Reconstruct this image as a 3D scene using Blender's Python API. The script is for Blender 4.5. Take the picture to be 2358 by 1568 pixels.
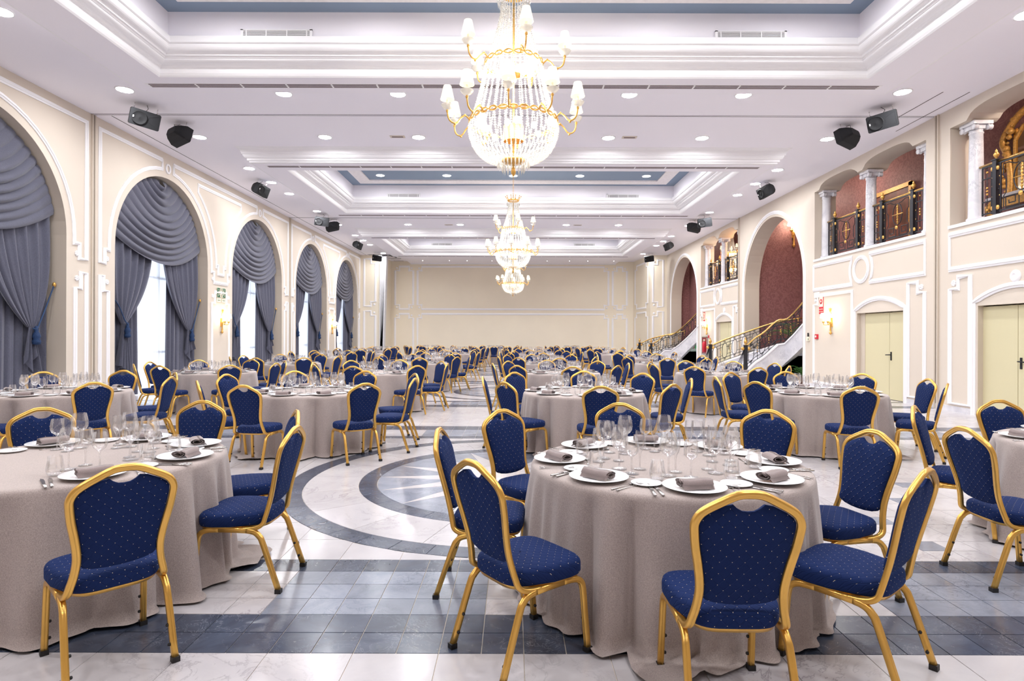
import bpy, math, random
from mathutils import Vector, Matrix
random.seed(7)
PI = math.pi
C = bpy.context.scene.collection
for o in list(bpy.data.objects): bpy.data.objects.remove(o)

# ---------------------------------------------------------------- camera, world, exposure
F_PX, HC = 1370.0, 1.5
cam_d = bpy.data.cameras.new('camera'); cam = bpy.data.objects.new('camera', cam_d); C.objects.link(cam)
cam_d.sensor_width = 36.0; cam_d.lens = 36.0*F_PX/2358.0
cam_d.shift_x = -2.0/2358.0; cam_d.shift_y = -12.6/2358.0
cam_d.clip_start = .05; cam_d.clip_end = 200
cam.matrix_world = Matrix.Translation((0, 0, HC)) @ Matrix.Rotation(PI/2, 4, 'X') @ Matrix.Rotation(.003, 4, 'Z')
bpy.context.scene.camera = cam
W = bpy.data.worlds.new('world'); bpy.context.scene.world = W; W.use_nodes = True
bg = W.node_tree.nodes['Background']; bg.inputs[0].default_value = (.80, .88, 1.0, 1); bg.inputs[1].default_value = 1.7
vs = bpy.context.scene.view_settings
vs.view_transform = 'Standard'; vs.look = 'None'; vs.gamma = 1.0; vs.use_curve_mapping = False; vs.exposure = 1.2
cy = bpy.context.scene.cycles
cy.use_denoising = True; cy.use_adaptive_sampling = True; cy.adaptive_threshold = .08; cy.max_bounces = 7; cy.diffuse_bounces = 4; cy.glossy_bounces = 3
cy.transmission_bounces = 4; cy.transparent_max_bounces = 40
cy.caustics_reflective = False; cy.caustics_refractive = False; cy.sample_clamp_indirect = 4.0
LAMP_E = 125.0
SHADE_E = .42
BULB_E = 160.0

# ---------------------------------------------------------------- materials
def lin(r, g, b): 
    f = lambda c: (c/255/12.92) if c <= 10.3 else ((c/255+.055)/1.055)**2.4
    return (f(r), f(g), f(b), 1)
def newmat(name):
    m = bpy.data.materials.new(name); m.use_nodes = True
    nt = m.node_tree; return m, nt, nt.nodes, nt.links, nt.nodes['Principled BSDF']
def tex(ns, ln, kind='Object', scale=None):
    tc = ns.new('ShaderNodeTexCoord'); mp = ns.new('ShaderNodeMapping'); ln.new(tc.outputs[kind], mp.inputs[0])
    if scale: mp.inputs['Scale'].default_value = scale
    return mp
def ramp(ns, ln, src, stops):
    r = ns.new('ShaderNodeValToRGB'); e = r.color_ramp.elements
    while len(e) < len(stops): e.new(.5)
    for el, (p, c) in zip(e, stops): el.position = p; el.color = c
    ln.new(src, r.inputs[0]); return r
def simple(name, col, rough=.6, metal=0, noise=0, nscale=20, bump=0, spec=.5, geo=False, emis=None):
    m, nt, ns, ln, b = newmat(name)
    b.inputs['Base Color'].default_value = col; b.inputs['Roughness'].default_value = rough
    b.inputs['Metallic'].default_value = metal; b.inputs['Specular IOR Level'].default_value = spec
    if noise or bump:
        mp = tex(ns, ln, 'Object'); nz = ns.new('ShaderNodeTexNoise'); nz.inputs['Scale'].default_value = nscale; nz.inputs['Detail'].default_value = 4
        ln.new(mp.outputs[0], nz.inputs['Vector'])
        if noise:
            k = lambda s: (min(1, col[0]*s), min(1, col[1]*s), min(1, col[2]*s), 1)
            r = ramp(ns, ln, nz.outputs['Fac'], [(.3, k(1-noise)), (.7, k(1+noise))]); ln.new(r.outputs[0], b.inputs['Base Color'])
        if bump:
            bp = ns.new('ShaderNodeBump'); bp.inputs['Strength'].default_value = bump; bp.inputs['Distance'].default_value = .002
            ln.new(nz.outputs['Fac'], bp.inputs['Height']); ln.new(bp.outputs[0], b.inputs['Normal'])
    return m
def emissive(name, col, e):
    m, nt, ns, ln, b = newmat(name)
    b.inputs['Base Color'].default_value = (col[0]*.55, col[1]*.55, col[2]*.55, 1); b.inputs['Emission Color'].default_value = col; b.inputs['Emission Strength'].default_value = e
    return m
def marble(name, c0, c1, vein, rough=.12, scale=1.6, vpos=(.47, .5, .53), grain=None):
    m, nt, ns, ln, b = newmat(name)
    g = ns.new('ShaderNodeNewGeometry'); oi = ns.new('ShaderNodeObjectInfo')
    n1 = ns.new('ShaderNodeTexNoise'); n1.inputs['Scale'].default_value = scale; n1.inputs['Detail'].default_value = 6; n1.inputs['Roughness'].default_value = .62
    n1.inputs['Distortion'].default_value = 1.2
    ln.new(g.outputs['Position'], n1.inputs['Vector'])
    r1 = ramp(ns, ln, n1.outputs['Fac'], [(.3, c0), (.7, c1)])
    n2 = ns.new('ShaderNodeTexNoise'); n2.inputs['Scale'].default_value = scale*2.2; n2.inputs['Detail'].default_value = 9; n2.inputs['Roughness'].default_value = .65; n2.inputs['Distortion'].default_value = 2.0
    ln.new(g.outputs['Position'], n2.inputs['Vector'])
    r2 = ramp(ns, ln, n2.outputs['Fac'], [(vpos[0], (0, 0, 0, 1)), (vpos[1], (1, 1, 1, 1)), (vpos[2], (0, 0, 0, 1))])
    n3 = ns.new('ShaderNodeTexNoise'); n3.inputs['Scale'].default_value = scale*.9; ln.new(g.outputs['Position'], n3.inputs['Vector'])
    r3 = ramp(ns, ln, n3.outputs['Fac'], [(.45, (0, 0, 0, 1)), (.7, (.8, .8, .8, 1))])
    mm = ns.new('ShaderNodeMath'); mm.operation = 'MULTIPLY'; ln.new(r2.outputs[0], mm.inputs[0]); ln.new(r3.outputs[0], mm.inputs[1])
    mx = ns.new('ShaderNodeMixRGB'); ln.new(mm.outputs[0], mx.inputs[0]); ln.new(r1.outputs[0], mx.inputs[1]); mx.inputs[2].default_value = vein
    out = mx.outputs[0]
    at = ns.new('ShaderNodeAttribute'); at.attribute_name = 'tone'     # each slab has its own tone
    ml = ns.new('ShaderNodeMixRGB'); ml.blend_type = 'MULTIPLY'; ml.inputs[0].default_value = 1
    ad = ns.new('ShaderNodeMath'); ad.operation = 'ADD'; ad.inputs[1].default_value = 1.0; ln.new(at.outputs['Fac'], ad.inputs[0])
    ln.new(out, ml.inputs[1]); ln.new(ad.outputs[0], ml.inputs[2])
    ln.new(ml.outputs[0], b.inputs['Base Color'])
    rr = ramp(ns, ln, n2.outputs['Fac'], [(.3, (rough*.8,)*3+(1,)), (.7, (rough*1.5,)*3+(1,))]); ln.new(rr.outputs[0], b.inputs['Roughness'])
    return m
M = {}
M['wall'] = simple('cream_wall', lin(219, 207, 193), .75, noise=.015, nscale=1.2)
M['wall_back'] = simple('beige_wall', lin(243, 232, 212), .75, noise=.02, nscale=.8)
M['white'] = simple('white_plaster', lin(246, 244, 246), .55)
M['ceil'] = simple('ceiling_paint', lin(247, 243, 250), .8)
M['blue'] = simple('blue_ceiling_paint', lin(136, 152, 172), .8)
M['relief'] = simple('plaster_relief', lin(240, 234, 234), .7, noise=.05, nscale=14, bump=1.0)
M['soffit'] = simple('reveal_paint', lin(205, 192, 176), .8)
M['door'] = simple('door_olive_cream', lin(214, 205, 168), .5)
M['dark'] = simple('dark_gap', lin(60, 50, 50), .8)
M['slot'] = simple('vent_slot', lin(105, 85, 90), .8)
M['black'] = simple('black_plastic', lin(26, 27, 31), .75)
M['grille'] = simple('speaker_grille', lin(20, 20, 23), .8, bump=.5, nscale=300)
M['iron'] = simple('wrought_iron', lin(48, 48, 54), .4, metal=.5)
M['brass'] = simple('brass_rail', lin(222, 180, 110), .25, metal=1)
M['gilt'] = simple('gilt_metal', lin(226, 176, 96), .35, metal=.7, bump=.3, nscale=60)
M['giltframe'] = simple('gilded_wood', lin(214, 160, 84), .45, metal=.3, noise=.3, nscale=30, bump=1)
M['gold'] = simple('gold_tube', lin(226, 178, 92), .28, metal=.8, noise=.05, nscale=12)
M['rubber'] = simple('black_rubber', lin(30, 28, 30), .6)
M['steel'] = simple('cutlery_steel', lin(215, 213, 212), .18, metal=1)
M['china'] = simple('white_china', lin(246, 246, 248), .08)
M['grout'] = simple('pale_grout', lin(226, 214, 200), .7)
M['mwhite'] = marble('white_marble', lin(204, 199, 200), lin(188, 183, 187), lin(140, 132, 138), .17, 1.3, (.475, .5, .525))
M['mgrey'] = marble('grey_marble', lin(150, 155, 168), lin(118, 124, 140), lin(90, 96, 112), .18, 3.0)
M['mdark'] = marble('slate_marble', lin(78, 86, 104), lin(58, 64, 80), lin(170, 175, 190), .20, 3.0, (.49, .5, .51))
M['column'] = marble('column_marble', lin(232, 230, 233), lin(205, 203, 210), lin(150, 150, 160), .12, 2.5)
M['tassel'] = simple('navy_tassel', lin(24, 52, 92), .8, noise=.5, nscale=80, bump=1)
M['rope'] = simple('navy_rope', lin(40, 66, 104), .8)
M['red'] = simple('red_plastic', lin(205, 40, 60), .45)
M['paper'] = simple('sign_cream', lin(240, 236, 214), .6)
M['green'] = simple('sign_green', lin(30, 92, 62), .6)
M['greenpanel'] = simple('green_panel', lin(20, 150, 84), .5)
M['leaf'] = simple('palm_leaf', lin(70, 120, 52), .5, noise=.3, nscale=6)
M['pot'] = simple('clay_pot', lin(120, 80, 62), .7)
M['fold'] = simple('folding_panel', lin(232, 232, 236), .6)
M['extglass'] = simple('cabinet_red', lin(150, 40, 50), .2)
M['mirror'] = simple('mirror_glass', lin(235, 215, 180), .05, metal=1)
M['painting'] = simple('painting', lin(120, 60, 40), .5, noise=.6, nscale=3)
M['lens'] = emissive('downlight_lens', (.97, .98, 1, 1), LAMP_E)
M['shade'] = emissive('lamp_shade', (1, .88, .60, 1), SHADE_E)
M['shadew'] = emissive('frosted_shade', (1, .90, .70, 1), 9.0)
M['bulb'] = emissive('warm_bulb', (1, .92, .80, 1), BULB_E)
M['spot'] = emissive('spot_lens', (1, .93, .85, 1), 40.0)

def fabric_mat():
    # navy cloth with tiny gold dots on a staggered grid; the quilted diamonds are relief
    m, nt, ns, ln, b = newmat('navy_dotted_fabric')
    uv = ns.new('ShaderNodeTexCoord'); sep = ns.new('ShaderNodeSeparateXYZ'); ln.new(uv.outputs['UV'], sep.inputs[0])
    def math_(op, a, bb=None, cc=None):
        n = ns.new('ShaderNodeMath'); n.operation = op
        for i, v in enumerate((a, bb, cc)):
            if v is None: continue
            if isinstance(v, (int, float)): n.inputs[i].default_value = v
            else: ln.new(v, n.inputs[i])
        return n.outputs[0]
    P = .0235
    u = math_('DIVIDE', sep.outputs[0], P); v = math_('DIVIDE', sep.outputs[1], P)
    # diagonal lattice a=(u+v)/2 b=(u-v)/2 : dots where both are whole
    a = math_('MULTIPLY', math_('ADD', u, v), .5); bb = math_('MULTIPLY', math_('SUBTRACT', u, v), .5)
    fa = math_('ABSOLUTE', math_('SUBTRACT', math_('FRACT', math_('ADD', a, .5)), .5)); fb = math_('ABSOLUTE', math_('SUBTRACT', math_('FRACT', math_('ADD', bb, .5)), .5))
    d = math_('ADD', fa, fb)
    dot = math_('LESS_THAN', d, .05)
    ga = math_('ABSOLUTE', math_('SUBTRACT', math_('FRACT', a), .5)); gb = math_('ABSOLUTE', math_('SUBTRACT', math_('FRACT', bb), .5))
    groove = math_('MINIMUM', math_('MINIMUM', fa, fb), .12)
    bp = ns.new('ShaderNodeBump'); bp.inputs['Strength'].default_value = 1.0; bp.inputs['Distance'].default_value = .012
    ln.new(groove, bp.inputs['Height']); ln.new(bp.outputs[0], b.inputs['Normal'])
    mx = ns.new('ShaderNodeMixRGB'); ln.new(dot, mx.inputs[0]); mx.inputs[1].default_value = lin(22, 39, 84); mx.inputs[2].default_value = lin(240, 222, 190)
    ln.new(mx.outputs[0], b.inputs['Base Color']); b.inputs['Roughness'].default_value = .85; b.inputs['Specular IOR Level'].default_value = .15
    b.inputs['Sheen Weight'].default_value = .12; b.inputs['Sheen Tint'].default_value = lin(70, 120, 200); b.inputs['Sheen Roughness'].default_value = .4
    return m
M['navy'] = fabric_mat()
def cloth_mat(name, c, amp=.12, sc=240, sheen=.3, stretch=(1, 1, 1)):
    m, nt, ns, ln, b = newmat(name)
    mp = tex(ns, ln, 'Object', stretch)
    n = ns.new('ShaderNodeTexNoise'); n.inputs['Scale'].default_value = sc; n.inputs['Detail'].default_value = 3; ln.new(mp.outputs[0], n.inputs['Vector'])
    k = lambda s: (c[0]*s, c[1]*s, c[2]*s, 1)
    r = ramp(ns, ln, n.outputs['Fac'], [(.3, k(1-amp)), (.7, k(1+amp))]); ln.new(r.outputs[0], b.inputs['Base Color'])
    bp = ns.new('ShaderNodeBump'); bp.inputs['Strength'].default_value = .25; bp.inputs['Distance'].default_value = .001; ln.new(n.outputs['Fac'], bp.inputs['Height']); ln.new(bp.outputs[0], b.inputs['Normal'])
    b.inputs['Roughness'].default_value = .9; b.inputs['Sheen Weight'].default_value = sheen
    return m
M['linen'] = cloth_mat('taupe_linen', lin(170, 156, 151), .22, 230)
M['napkin'] = cloth_mat('taupe_napkin', lin(142, 127, 125), .16, 400)
M['drape'] = cloth_mat('grey_drape', lin(88, 89, 105), .14, 120, .3, (1, 1, .25))
def damask():
    m, nt, ns, ln, b = newmat('damask_wallpaper')
    mp = tex(ns, ln, 'Object', (1, 1, .8))
    n = ns.new('ShaderNodeTexNoise'); n.inputs['Scale'].default_value = 5.5; n.inputs['Detail'].default_value = 2.5; n.inputs['Distortion'].default_value = 3.5; ln.new(mp.outputs[0], n.inputs['Vector'])
    r = ramp(ns, ln, n.outputs['Fac'], [(.45, lin(134, 88, 86)), (.54, lin(152, 103, 101))]); ln.new(r.outputs[0], b.inputs['Base Color'])
    b.inputs['Roughness'].default_value = .6
    return m
M['damask'] = damask()
def sheer_mat():
    m, nt, ns, ln, b = newmat('sheer_voile'); out = ns['Material Output']
    tr = ns.new('ShaderNodeBsdfTranslucent'); tr.inputs[0].default_value = (.95, .96, 1, 1)
    df = ns.new('ShaderNodeBsdfDiffuse'); df.inputs[0].default_value = (.9, .92, .96, 1)
    tp = ns.new('ShaderNodeBsdfTransparent')
    m1 = ns.new('ShaderNodeMixShader'); m1.inputs[0].default_value = .35; ln.new(tr.outputs[0], m1.inputs[1]); ln.new(df.outputs[0], m1.inputs[2])
    m2 = ns.new('ShaderNodeMixShader'); m2.inputs[0].default_value = .3; ln.new(m1.outputs[0], m2.inputs[1]); ln.new(tp.outputs[0], m2.inputs[2])
    ln.new(m2.outputs[0], out.inputs[0]); ns.remove(b); return m
M['sheer'] = sheer_mat()
def thin_glass(name, tint, edge=.38, base=.10, gloss=(1, 1, 1, 1)):
    m, nt, ns, ln, b = newmat(name); out = ns['Material Output']; ns.remove(b)
    tp = ns.new('ShaderNodeBsdfTransparent'); gl = ns.new('ShaderNodeBsdfGlossy'); gl.inputs['Roughness'].default_value = .07; gl.inputs['Color'].default_value = gloss
    lw = ns.new('ShaderNodeLayerWeight'); lw.inputs['Blend'].default_value = edge
    r = ramp(ns, ln, lw.outputs['Facing'], [(0.0, (1, 1, 1, 1)), (.75, tint), (1, (tint[0]*.86, tint[1]*.87, tint[2]*.89, 1))]); ln.new(r.outputs[0], tp.inputs[0])
    mp = ns.new('ShaderNodeMath'); mp.operation = 'MULTIPLY_ADD'; mp.inputs[1].default_value = .5; mp.inputs[2].default_value = base; ln.new(lw.outputs['Fresnel'], mp.inputs[0])
    mx = ns.new('ShaderNodeMixShader'); ln.new(mp.outputs[0], mx.inputs[0]); ln.new(tp.outputs[0], mx.inputs[1]); ln.new(gl.outputs[0], mx.inputs[2])
    df = ns.new('ShaderNodeBsdfDiffuse'); df.inputs[0].default_value = (.95, .96, 1, 1)  # white mixed in at the rim, standing for bright refraction there
    pw = ns.new('ShaderNodeMath'); pw.operation = 'POWER'; pw.inputs[1].default_value = 4; ln.new(lw.outputs['Facing'], pw.inputs[0])
    p2 = ns.new('ShaderNodeMath'); p2.operation = 'MULTIPLY'; p2.inputs[1].default_value = .38; ln.new(pw.outputs[0], p2.inputs[0])
    m3 = ns.new('ShaderNodeMixShader'); ln.new(p2.outputs[0], m3.inputs[0]); ln.new(mx.outputs[0], m3.inputs[1]); ln.new(df.outputs[0], m3.inputs[2])
    ln.new(m3.outputs[0], out.inputs[0]); return m
M['glass'] = thin_glass('clear_glass', (.985, .987, .99, 1))
M['pane'] = thin_glass('window_glass', (.97, .98, 1, 1))
def crystal():
    m, nt, ns, ln, b = newmat('crystal_bead'); out = ns['Material Output']; ns.remove(b)
    tp = ns.new('ShaderNodeBsdfTransparent'); tp.inputs[0].default_value = (1, .98, .95, 1)
    gl = ns.new('ShaderNodeBsdfGlossy'); gl.inputs['Roughness'].default_value = .12
    tl = ns.new('ShaderNodeBsdfTranslucent'); tl.inputs[0].default_value = (.75, .73, .70, 1)
    df = ns.new('ShaderNodeBsdfDiffuse'); df.inputs[0].default_value = (.72, .71, .69, 1)
    a = ns.new('ShaderNodeMixShader'); a.inputs[0].default_value = .5; ln.new(tl.outputs[0], a.inputs[1]); ln.new(df.outputs[0], a.inputs[2])
    bb = ns.new('ShaderNodeMixShader'); bb.inputs[0].default_value = .25; ln.new(a.outputs[0], bb.inputs[1]); ln.new(gl.outputs[0], bb.inputs[2])
    c = ns.new('ShaderNodeMixShader'); c.inputs[0].default_value = .38; ln.new(bb.outputs[0], c.inputs[1]); ln.new(tp.outputs[0], c.inputs[2])
    ln.new(c.outputs[0], out.inputs[0]); return m
M['crystal'] = crystal()

# ---------------------------------------------------------------- mesh builder
class MB:
    def __init__(s): s.v = []; s.f = []; s.m = []; s.sm = []; s.cur = 0; s.smooth = False; s.uv = None; s.tone = None
    def add(s, vs, fs, smooth=None):
        o = len(s.v); s.v.extend(vs); s.f.extend([tuple(i+o for i in f) for f in fs])
        s.m.extend([s.cur]*len(fs)); s.sm.extend([s.smooth if smooth is None else smooth]*len(fs)); return o
    def box(s, x0, x1, y0, y1, z0, z1):
        s.add([(x0,y0,z0),(x1,y0,z0),(x1,y1,z0),(x0,y1,z0),(x0,y0,z1),(x1,y0,z1),(x1,y1,z1),(x0,y1,z1)],
              [(0,3,2,1),(4,5,6,7),(0,1,5,4),(1,2,6,5),(2,3,7,6),(3,0,4,7)], False)
    def quad(s, a, b, c, d): s.add([a, b, c, d], [(0, 1, 2, 3)])
    def poly(s, pts): s.add(pts, [tuple(range(len(pts)))])
    def lathe(s, prof, seg=16, c=(0, 0, 0), axis='z', ang0=0, smooth=True, caps=True):
        vs = []; fs = []; n = len(prof)
        for r, z in prof:
            for k in range(seg):
                a = ang0+2*PI*k/seg; x, y = r*math.cos(a), r*math.sin(a)
                p = (x, y, z) if axis == 'z' else ((z, x, y) if axis == 'x' else (x, z, y))
                vs.append((c[0]+p[0], c[1]+p[1], c[2]+p[2]))
        for i in range(n-1):
            for k in range(seg):
                k2 = (k+1) % seg; q = (i*seg+k, i*seg+k2, (i+1)*seg+k2, (i+1)*seg+k)
                fs.append(q if axis != 'y' else q[::-1])
        if caps:
            if prof[0][0] > 1e-6: fs.append(tuple(range(seg))[::-1])
            if prof[-1][0] > 1e-6: fs.append(tuple(range((n-1)*seg, n*seg)))
        s.add(vs, fs, smooth)
    def prism(s, pts, d):       # polygon pts (3D, planar) extruded by vector d
        n = len(pts); q = [tuple(p[i]+d[i] for i in range(3)) for p in pts]
        s.add(list(pts)+q, [tuple(range(n))[::-1], tuple(range(n, 2*n))]+[(i, (i+1) % n, n+(i+1) % n, n+i) for i in range(n)], False)
    def sweep(s, path, sec, closed=False, ref=None, smooth=True, caps=True, transport=True, scale=None):
        P = [Vector(p) for p in path]; n = len(P); T = []
        for i in range(n):
            if closed: t = P[(i+1) % n]-P[i-1]
            else: t = (P[min(i+1, n-1)]-P[max(i-1, 0)])
            T.append(t.normalized() if t.length > 1e-9 else Vector((0, 0, 1)))
        r = Vector(ref) if ref else (Vector((0, 0, 1)) if abs(T[0].z) < .9 else Vector((1, 0, 0)))
        N = (r-T[0]*r.dot(T[0])).normalized(); m = len(sec); vs = []
        for i in range(n):
            if i and transport: N = (N-T[i]*N.dot(T[i])).normalized()
            elif i: N = (r-T[i]*r.dot(T[i])).normalized()
            B = T[i].cross(N)
            k = 1.0
            if closed or 0 < i < n-1:      # mitre
                a = (P[i]-P[i-1]).normalized(); b_ = (P[(i+1) % n]-P[i]).normalized(); c = max(.3, math.sqrt(max(0, (1+a.dot(b_))/2)))
                k = 1/c
                bis = (b_-a)
                if bis.length > 1e-5: bis.normalize()
                else: bis = None
            else: bis = None
            sc = scale(i/(n-1)) if scale else 1
            for (a_, b2) in sec:
                off = N*(a_*sc)+B*(b2*sc)
                if bis is not None and k > 1.001: off = off+bis*(off.dot(bis)*(k-1))
                vs.append(tuple(P[i]+off))
        fs = []
        for i in range(n if closed else n-1):
            j = (i+1) % n
            for q in range(m): fs.append((i*m+q, i*m+(q+1) % m, j*m+(q+1) % m, j*m+q))
        if not closed and caps: fs.append(tuple(range(m))[::-1]); fs.append(tuple(range((n-1)*m, n*m)))
        s.add(vs, fs, smooth)
    def tube(s, path, r, seg=6, **k):
        s.sweep(path, [(r*math.cos(2*PI*i/seg), r*math.sin(2*PI*i/seg)) for i in range(seg)], **k)
    def ball(s, c, r, seg=8, rings=5, sz=1):
        s.lathe([(r*math.sin(PI*i/rings) if 0 < i < rings else 0, -sz*r*math.cos(PI*i/rings)) for i in range(rings+1)], seg, c, caps=False)
    def grid(s, fn, nu, nv, smooth=True, close_u=False):
        vs = [fn(i/nu, j/nv) for j in range(nv+1) for i in range(nu+(0 if close_u else 1))]
        w = nu if close_u else nu+1; fs = []
        for j in range(nv):
            for i in range(nu):
                i2 = (i+1) % w if close_u else i+1; fs.append((j*w+i, j*w+i2, (j+1)*w+i2, (j+1)*w+i))
        s.add(vs, fs, smooth)
    def mesh(s, name, mats):
        me = bpy.data.meshes.new(name); me.from_pydata(s.v, [], s.f)
        for m_ in (mats if isinstance(mats, (list, tuple)) else [mats]): me.materials.append(m_)
        me.polygons.foreach_set('use_smooth', s.sm)
        if isinstance(mats, (list, tuple)): me.polygons.foreach_set('material_index', s.m)
        if s.uv:
            uvl = me.uv_layers.new(name='UVMap'); l = [0.0]*(2*len(me.loops)); vi = [0]*len(me.loops); me.loops.foreach_get('vertex_index', vi)
            for i, k in enumerate(vi): l[2*i], l[2*i+1] = s.uv(s.v[k])
            uvl.data.foreach_set('uv', l)
        if s.tone:
            a = me.attributes.new('tone', 'FLOAT', 'FACE'); a.data.foreach_set('value', s.tone)
        me.validate(); me.update(); return me
def obj(name, mb, mats, parent=None, loc=None, rz=0, mesh=None):
    o = bpy.data.objects.new(name, mesh or mb.mesh(name, mats)); C.objects.link(o)
    if parent: o.parent = parent
    if loc: o.location = loc
    if rz: o.rotation_euler = (0, 0, rz)
    return o
def struct(name, mb, mats, parent=None):
    o = obj(name, mb, mats, parent)
    if not parent: o['kind'] = 'structure'
    return o
def sroot(name, loc=(0, 0, 0)):
    o = bpy.data.objects.new(name, None); C.objects.link(o); o.location = loc; o['kind'] = 'structure'; return o
def thing(name, label, cat, loc=(0, 0, 0), rz=0, group=None):
    o = bpy.data.objects.new(name, None); C.objects.link(o); o.location = loc; o.rotation_euler = (0, 0, rz); o.empty_display_size = .1
    o['label'] = label; o['category'] = cat
    if group: o['group'] = group
    return o
def tag(o, label, cat, group=None):
    o['label'] = label; o['category'] = cat
    if group: o['group'] = group
    return o
def dup(o, loc=None, rz=None, label=None, group=None, parent=None):
    c = o.copy(); C.objects.link(c); c.parent = parent
    if loc is not None: c.location = loc
    if rz is not None: c.rotation_euler = (0, 0, rz)
    if label: c['label'] = label
    if group: c['group'] = group
    for ch in o.children: dup(ch, parent=c)
    return c
def crom(pts, n=4, closed=False):
    out = []; m = len(pts)
    for i in range(m if closed else m-1):
        g = lambda k: Vector(pts[k % m]) if closed else Vector(pts[max(0, min(m-1, k))])
        a, b, c, d = g(i-1), g(i), g(i+1), g(i+2)
        for k in range(n):
            t = k/n
            out.append(tuple(.5*((2*b)+(c-a)*t+(2*a-5*b+4*c-d)*t*t+(3*b-a-3*c+d)*t**3)))
    if not closed: out.append(tuple(pts[-1]))
    return out
# ================================================================ SETTING
XW, ZC = 8.8, 6.08
Y_START, Y_SIDE, Y_BACK = -5.0, 34.3, 37.1
# ---------------------------------------------------------------- floor of marble slabs
TX, TY, X0, Y0f = .201, .1938, -.145, 2.801
MED = [(0.0, 6.27+9.56*k) for k in range(-1, 4)]
R_O, R_1, R_2, R_3 = 2.28, 2.09, 1.57, 1.39
floor = sroot('floor')
sub = MB(); sub.box(-9.3, 11.3, Y_START, 38, -.12, -.0045); obj('grout_bed', sub, M['grout'], floor)
TILES = []     # (material index, polygon [(x, y)])
def clip_out(poly, c, r):
    cx = sum(p[0] for p in poly)/len(poly)-c[0]; cyy = sum(p[1] for p in poly)/len(poly)-c[1]
    d = math.hypot(cx, cyy)
    if d > r+.45: return poly
    if max(math.hypot(p[0]-c[0], p[1]-c[1]) for p in poly) <= r+.004: return None
    if d < 1e-6: return None
    nx, ny = cx/d, cyy/d; out = []
    for i in range(len(poly)):
        a, b = poly[i-1], poly[i]
        da = (a[0]-c[0])*nx+(a[1]-c[1])*ny-r; db = (b[0]-c[0])*nx+(b[1]-c[1])*ny-r
        if (da >= 0) != (db >= 0):
            t = da/(da-db); out.append((a[0]+(b[0]-a[0])*t, a[1]+(b[1]-a[1])*t))
        if db >= 0: out.append(b)
    return out if len(out) >= 3 else None
def cell(i0, i1, j0, j1, mi, per):
    y0 = Y0f+per*9.56
    return mi, [(X0+i0*TX, y0+j0*TY), (X0+i1*TX, y0+j0*TY), (X0+i1*TX, y0+j1*TY), (X0+i0*TX, y0+j1*TY)]
SPECK = {(15, 7), (15, 10), (15, 25), (15, 22), (20, 16), (20, 19), (18, 13), (-19, 8), (-19, 24), (-16, 16)}
I0, I1 = -45, 47
for per in range(-1, 4):
    med = (0.0, 6.27+9.56*per)
    # rows: 0,1 dark; 2-4 grey/white; 5 dark; 6..29 field; 30 dark; 31-33 grey/white; 34,35 dark; 36..49 white gap
    for (j0, j1, kind) in [(0,1,'d'),(1,2,'d'),(2,3,'g'),(3,4,'g'),(4,5,'g'),(5,6,'d')]+[(j, j+2, 'w') for j in range(6, 30, 2)]+\
                          [(30,31,'d'),(31,32,'g'),(32,33,'g'),(33,34,'g'),(34,35,'d'),(35,36,'d')]+[(36+k*13.33/6, 36+(k+1)*13.33/6, 'w') for k in range(6)]:
        if Y0f+per*9.56+j1*TY < Y_START+.2 or Y0f+per*9.56+j0*TY > 37.8: continue
        i = I0
        while i < I1:
            ph = (i+6) % 17        # 0..5 grey, 6..16 white
            if kind == 'd': st, mi = 1, 2
            elif kind == 'g':
                if ph < 6: st, mi = 1, 1
                else: st, mi = min(2, 17-ph), 0
            else: st, mi = 2, 0
            st = min(st, I1-i)
            t = cell(i, i+st, j0, j1, mi, per)
            if kind == 'w' and j0 < 30:
                hit = [s for s in SPECK if i <= s[0] < i+st and j0 <= s[1] < j1]
                if hit:
                    for a in (i, i+1):
                        for b in (j0, j0+1):
                            q = cell(a, a+1, b, b+1, 1 if (a, b) in SPECK else 0, per); p = clip_out(q[1], med, R_O)
                            if p: TILES.append((q[0], p))
                    i += st; continue
                p = clip_out(t[1], med, R_O)
                if p: TILES.append((t[0], p))
            else:
                TILES.append(t)
            i += st
    def sector(r0, r1, a0, a1, k=3):
        ang = [a0+(a1-a0)*q/k for q in range(k+1)]
        return [(med[0]+r1*math.cos(a), med[1]+r1*math.sin(a)) for a in ang]+[(med[0]+r0*math.cos(a), med[1]+r0*math.sin(a)) for a in ang[::-1]]
    if med[1]-R_O > 37.8-4.8 or med[1]+R_O < Y_START: continue
    for k in range(48): TILES.append((2, sector(R_1, R_O, 2*PI*k/48, 2*PI*(k+1)/48, 2)))
    for k in range(20): TILES.append((0, sector(R_2, R_1, 2*PI*k/20, 2*PI*(k+1)/20, 6)))
    for k in range(32): TILES.append((2, sector(R_3, R_2, 2*PI*(k+.5)/32, 2*PI*(k+1.5)/32, 3)))
    for k in range(16):
        a = 2*PI*k/16; h = .118; rb = .60
        P = lambda r, t: (med[0]+r*math.cos(a)-t*math.sin(a), med[1]+r*math.sin(a)+t*math.cos(a))
        TILES.append((0, [P(R_3, 0), P(rb, h), P(rb, -h)]))
        arc_ = [(med[0]+R_3*math.cos(a+PI/8*q/6), med[1]+R_3*math.sin(a+PI/8*q/6)) for q in range(7)]
        TILES.append((1, arc_+[(med[0]+.6115*math.cos(a+PI/16), med[1]+.6115*math.sin(a+PI/16))]))
    TILES.append((0, [(med[0]+.60*math.cos(2*PI*k/32), med[1]+.60*math.sin(2*PI*k/32)) for k in range(32)]))
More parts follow.
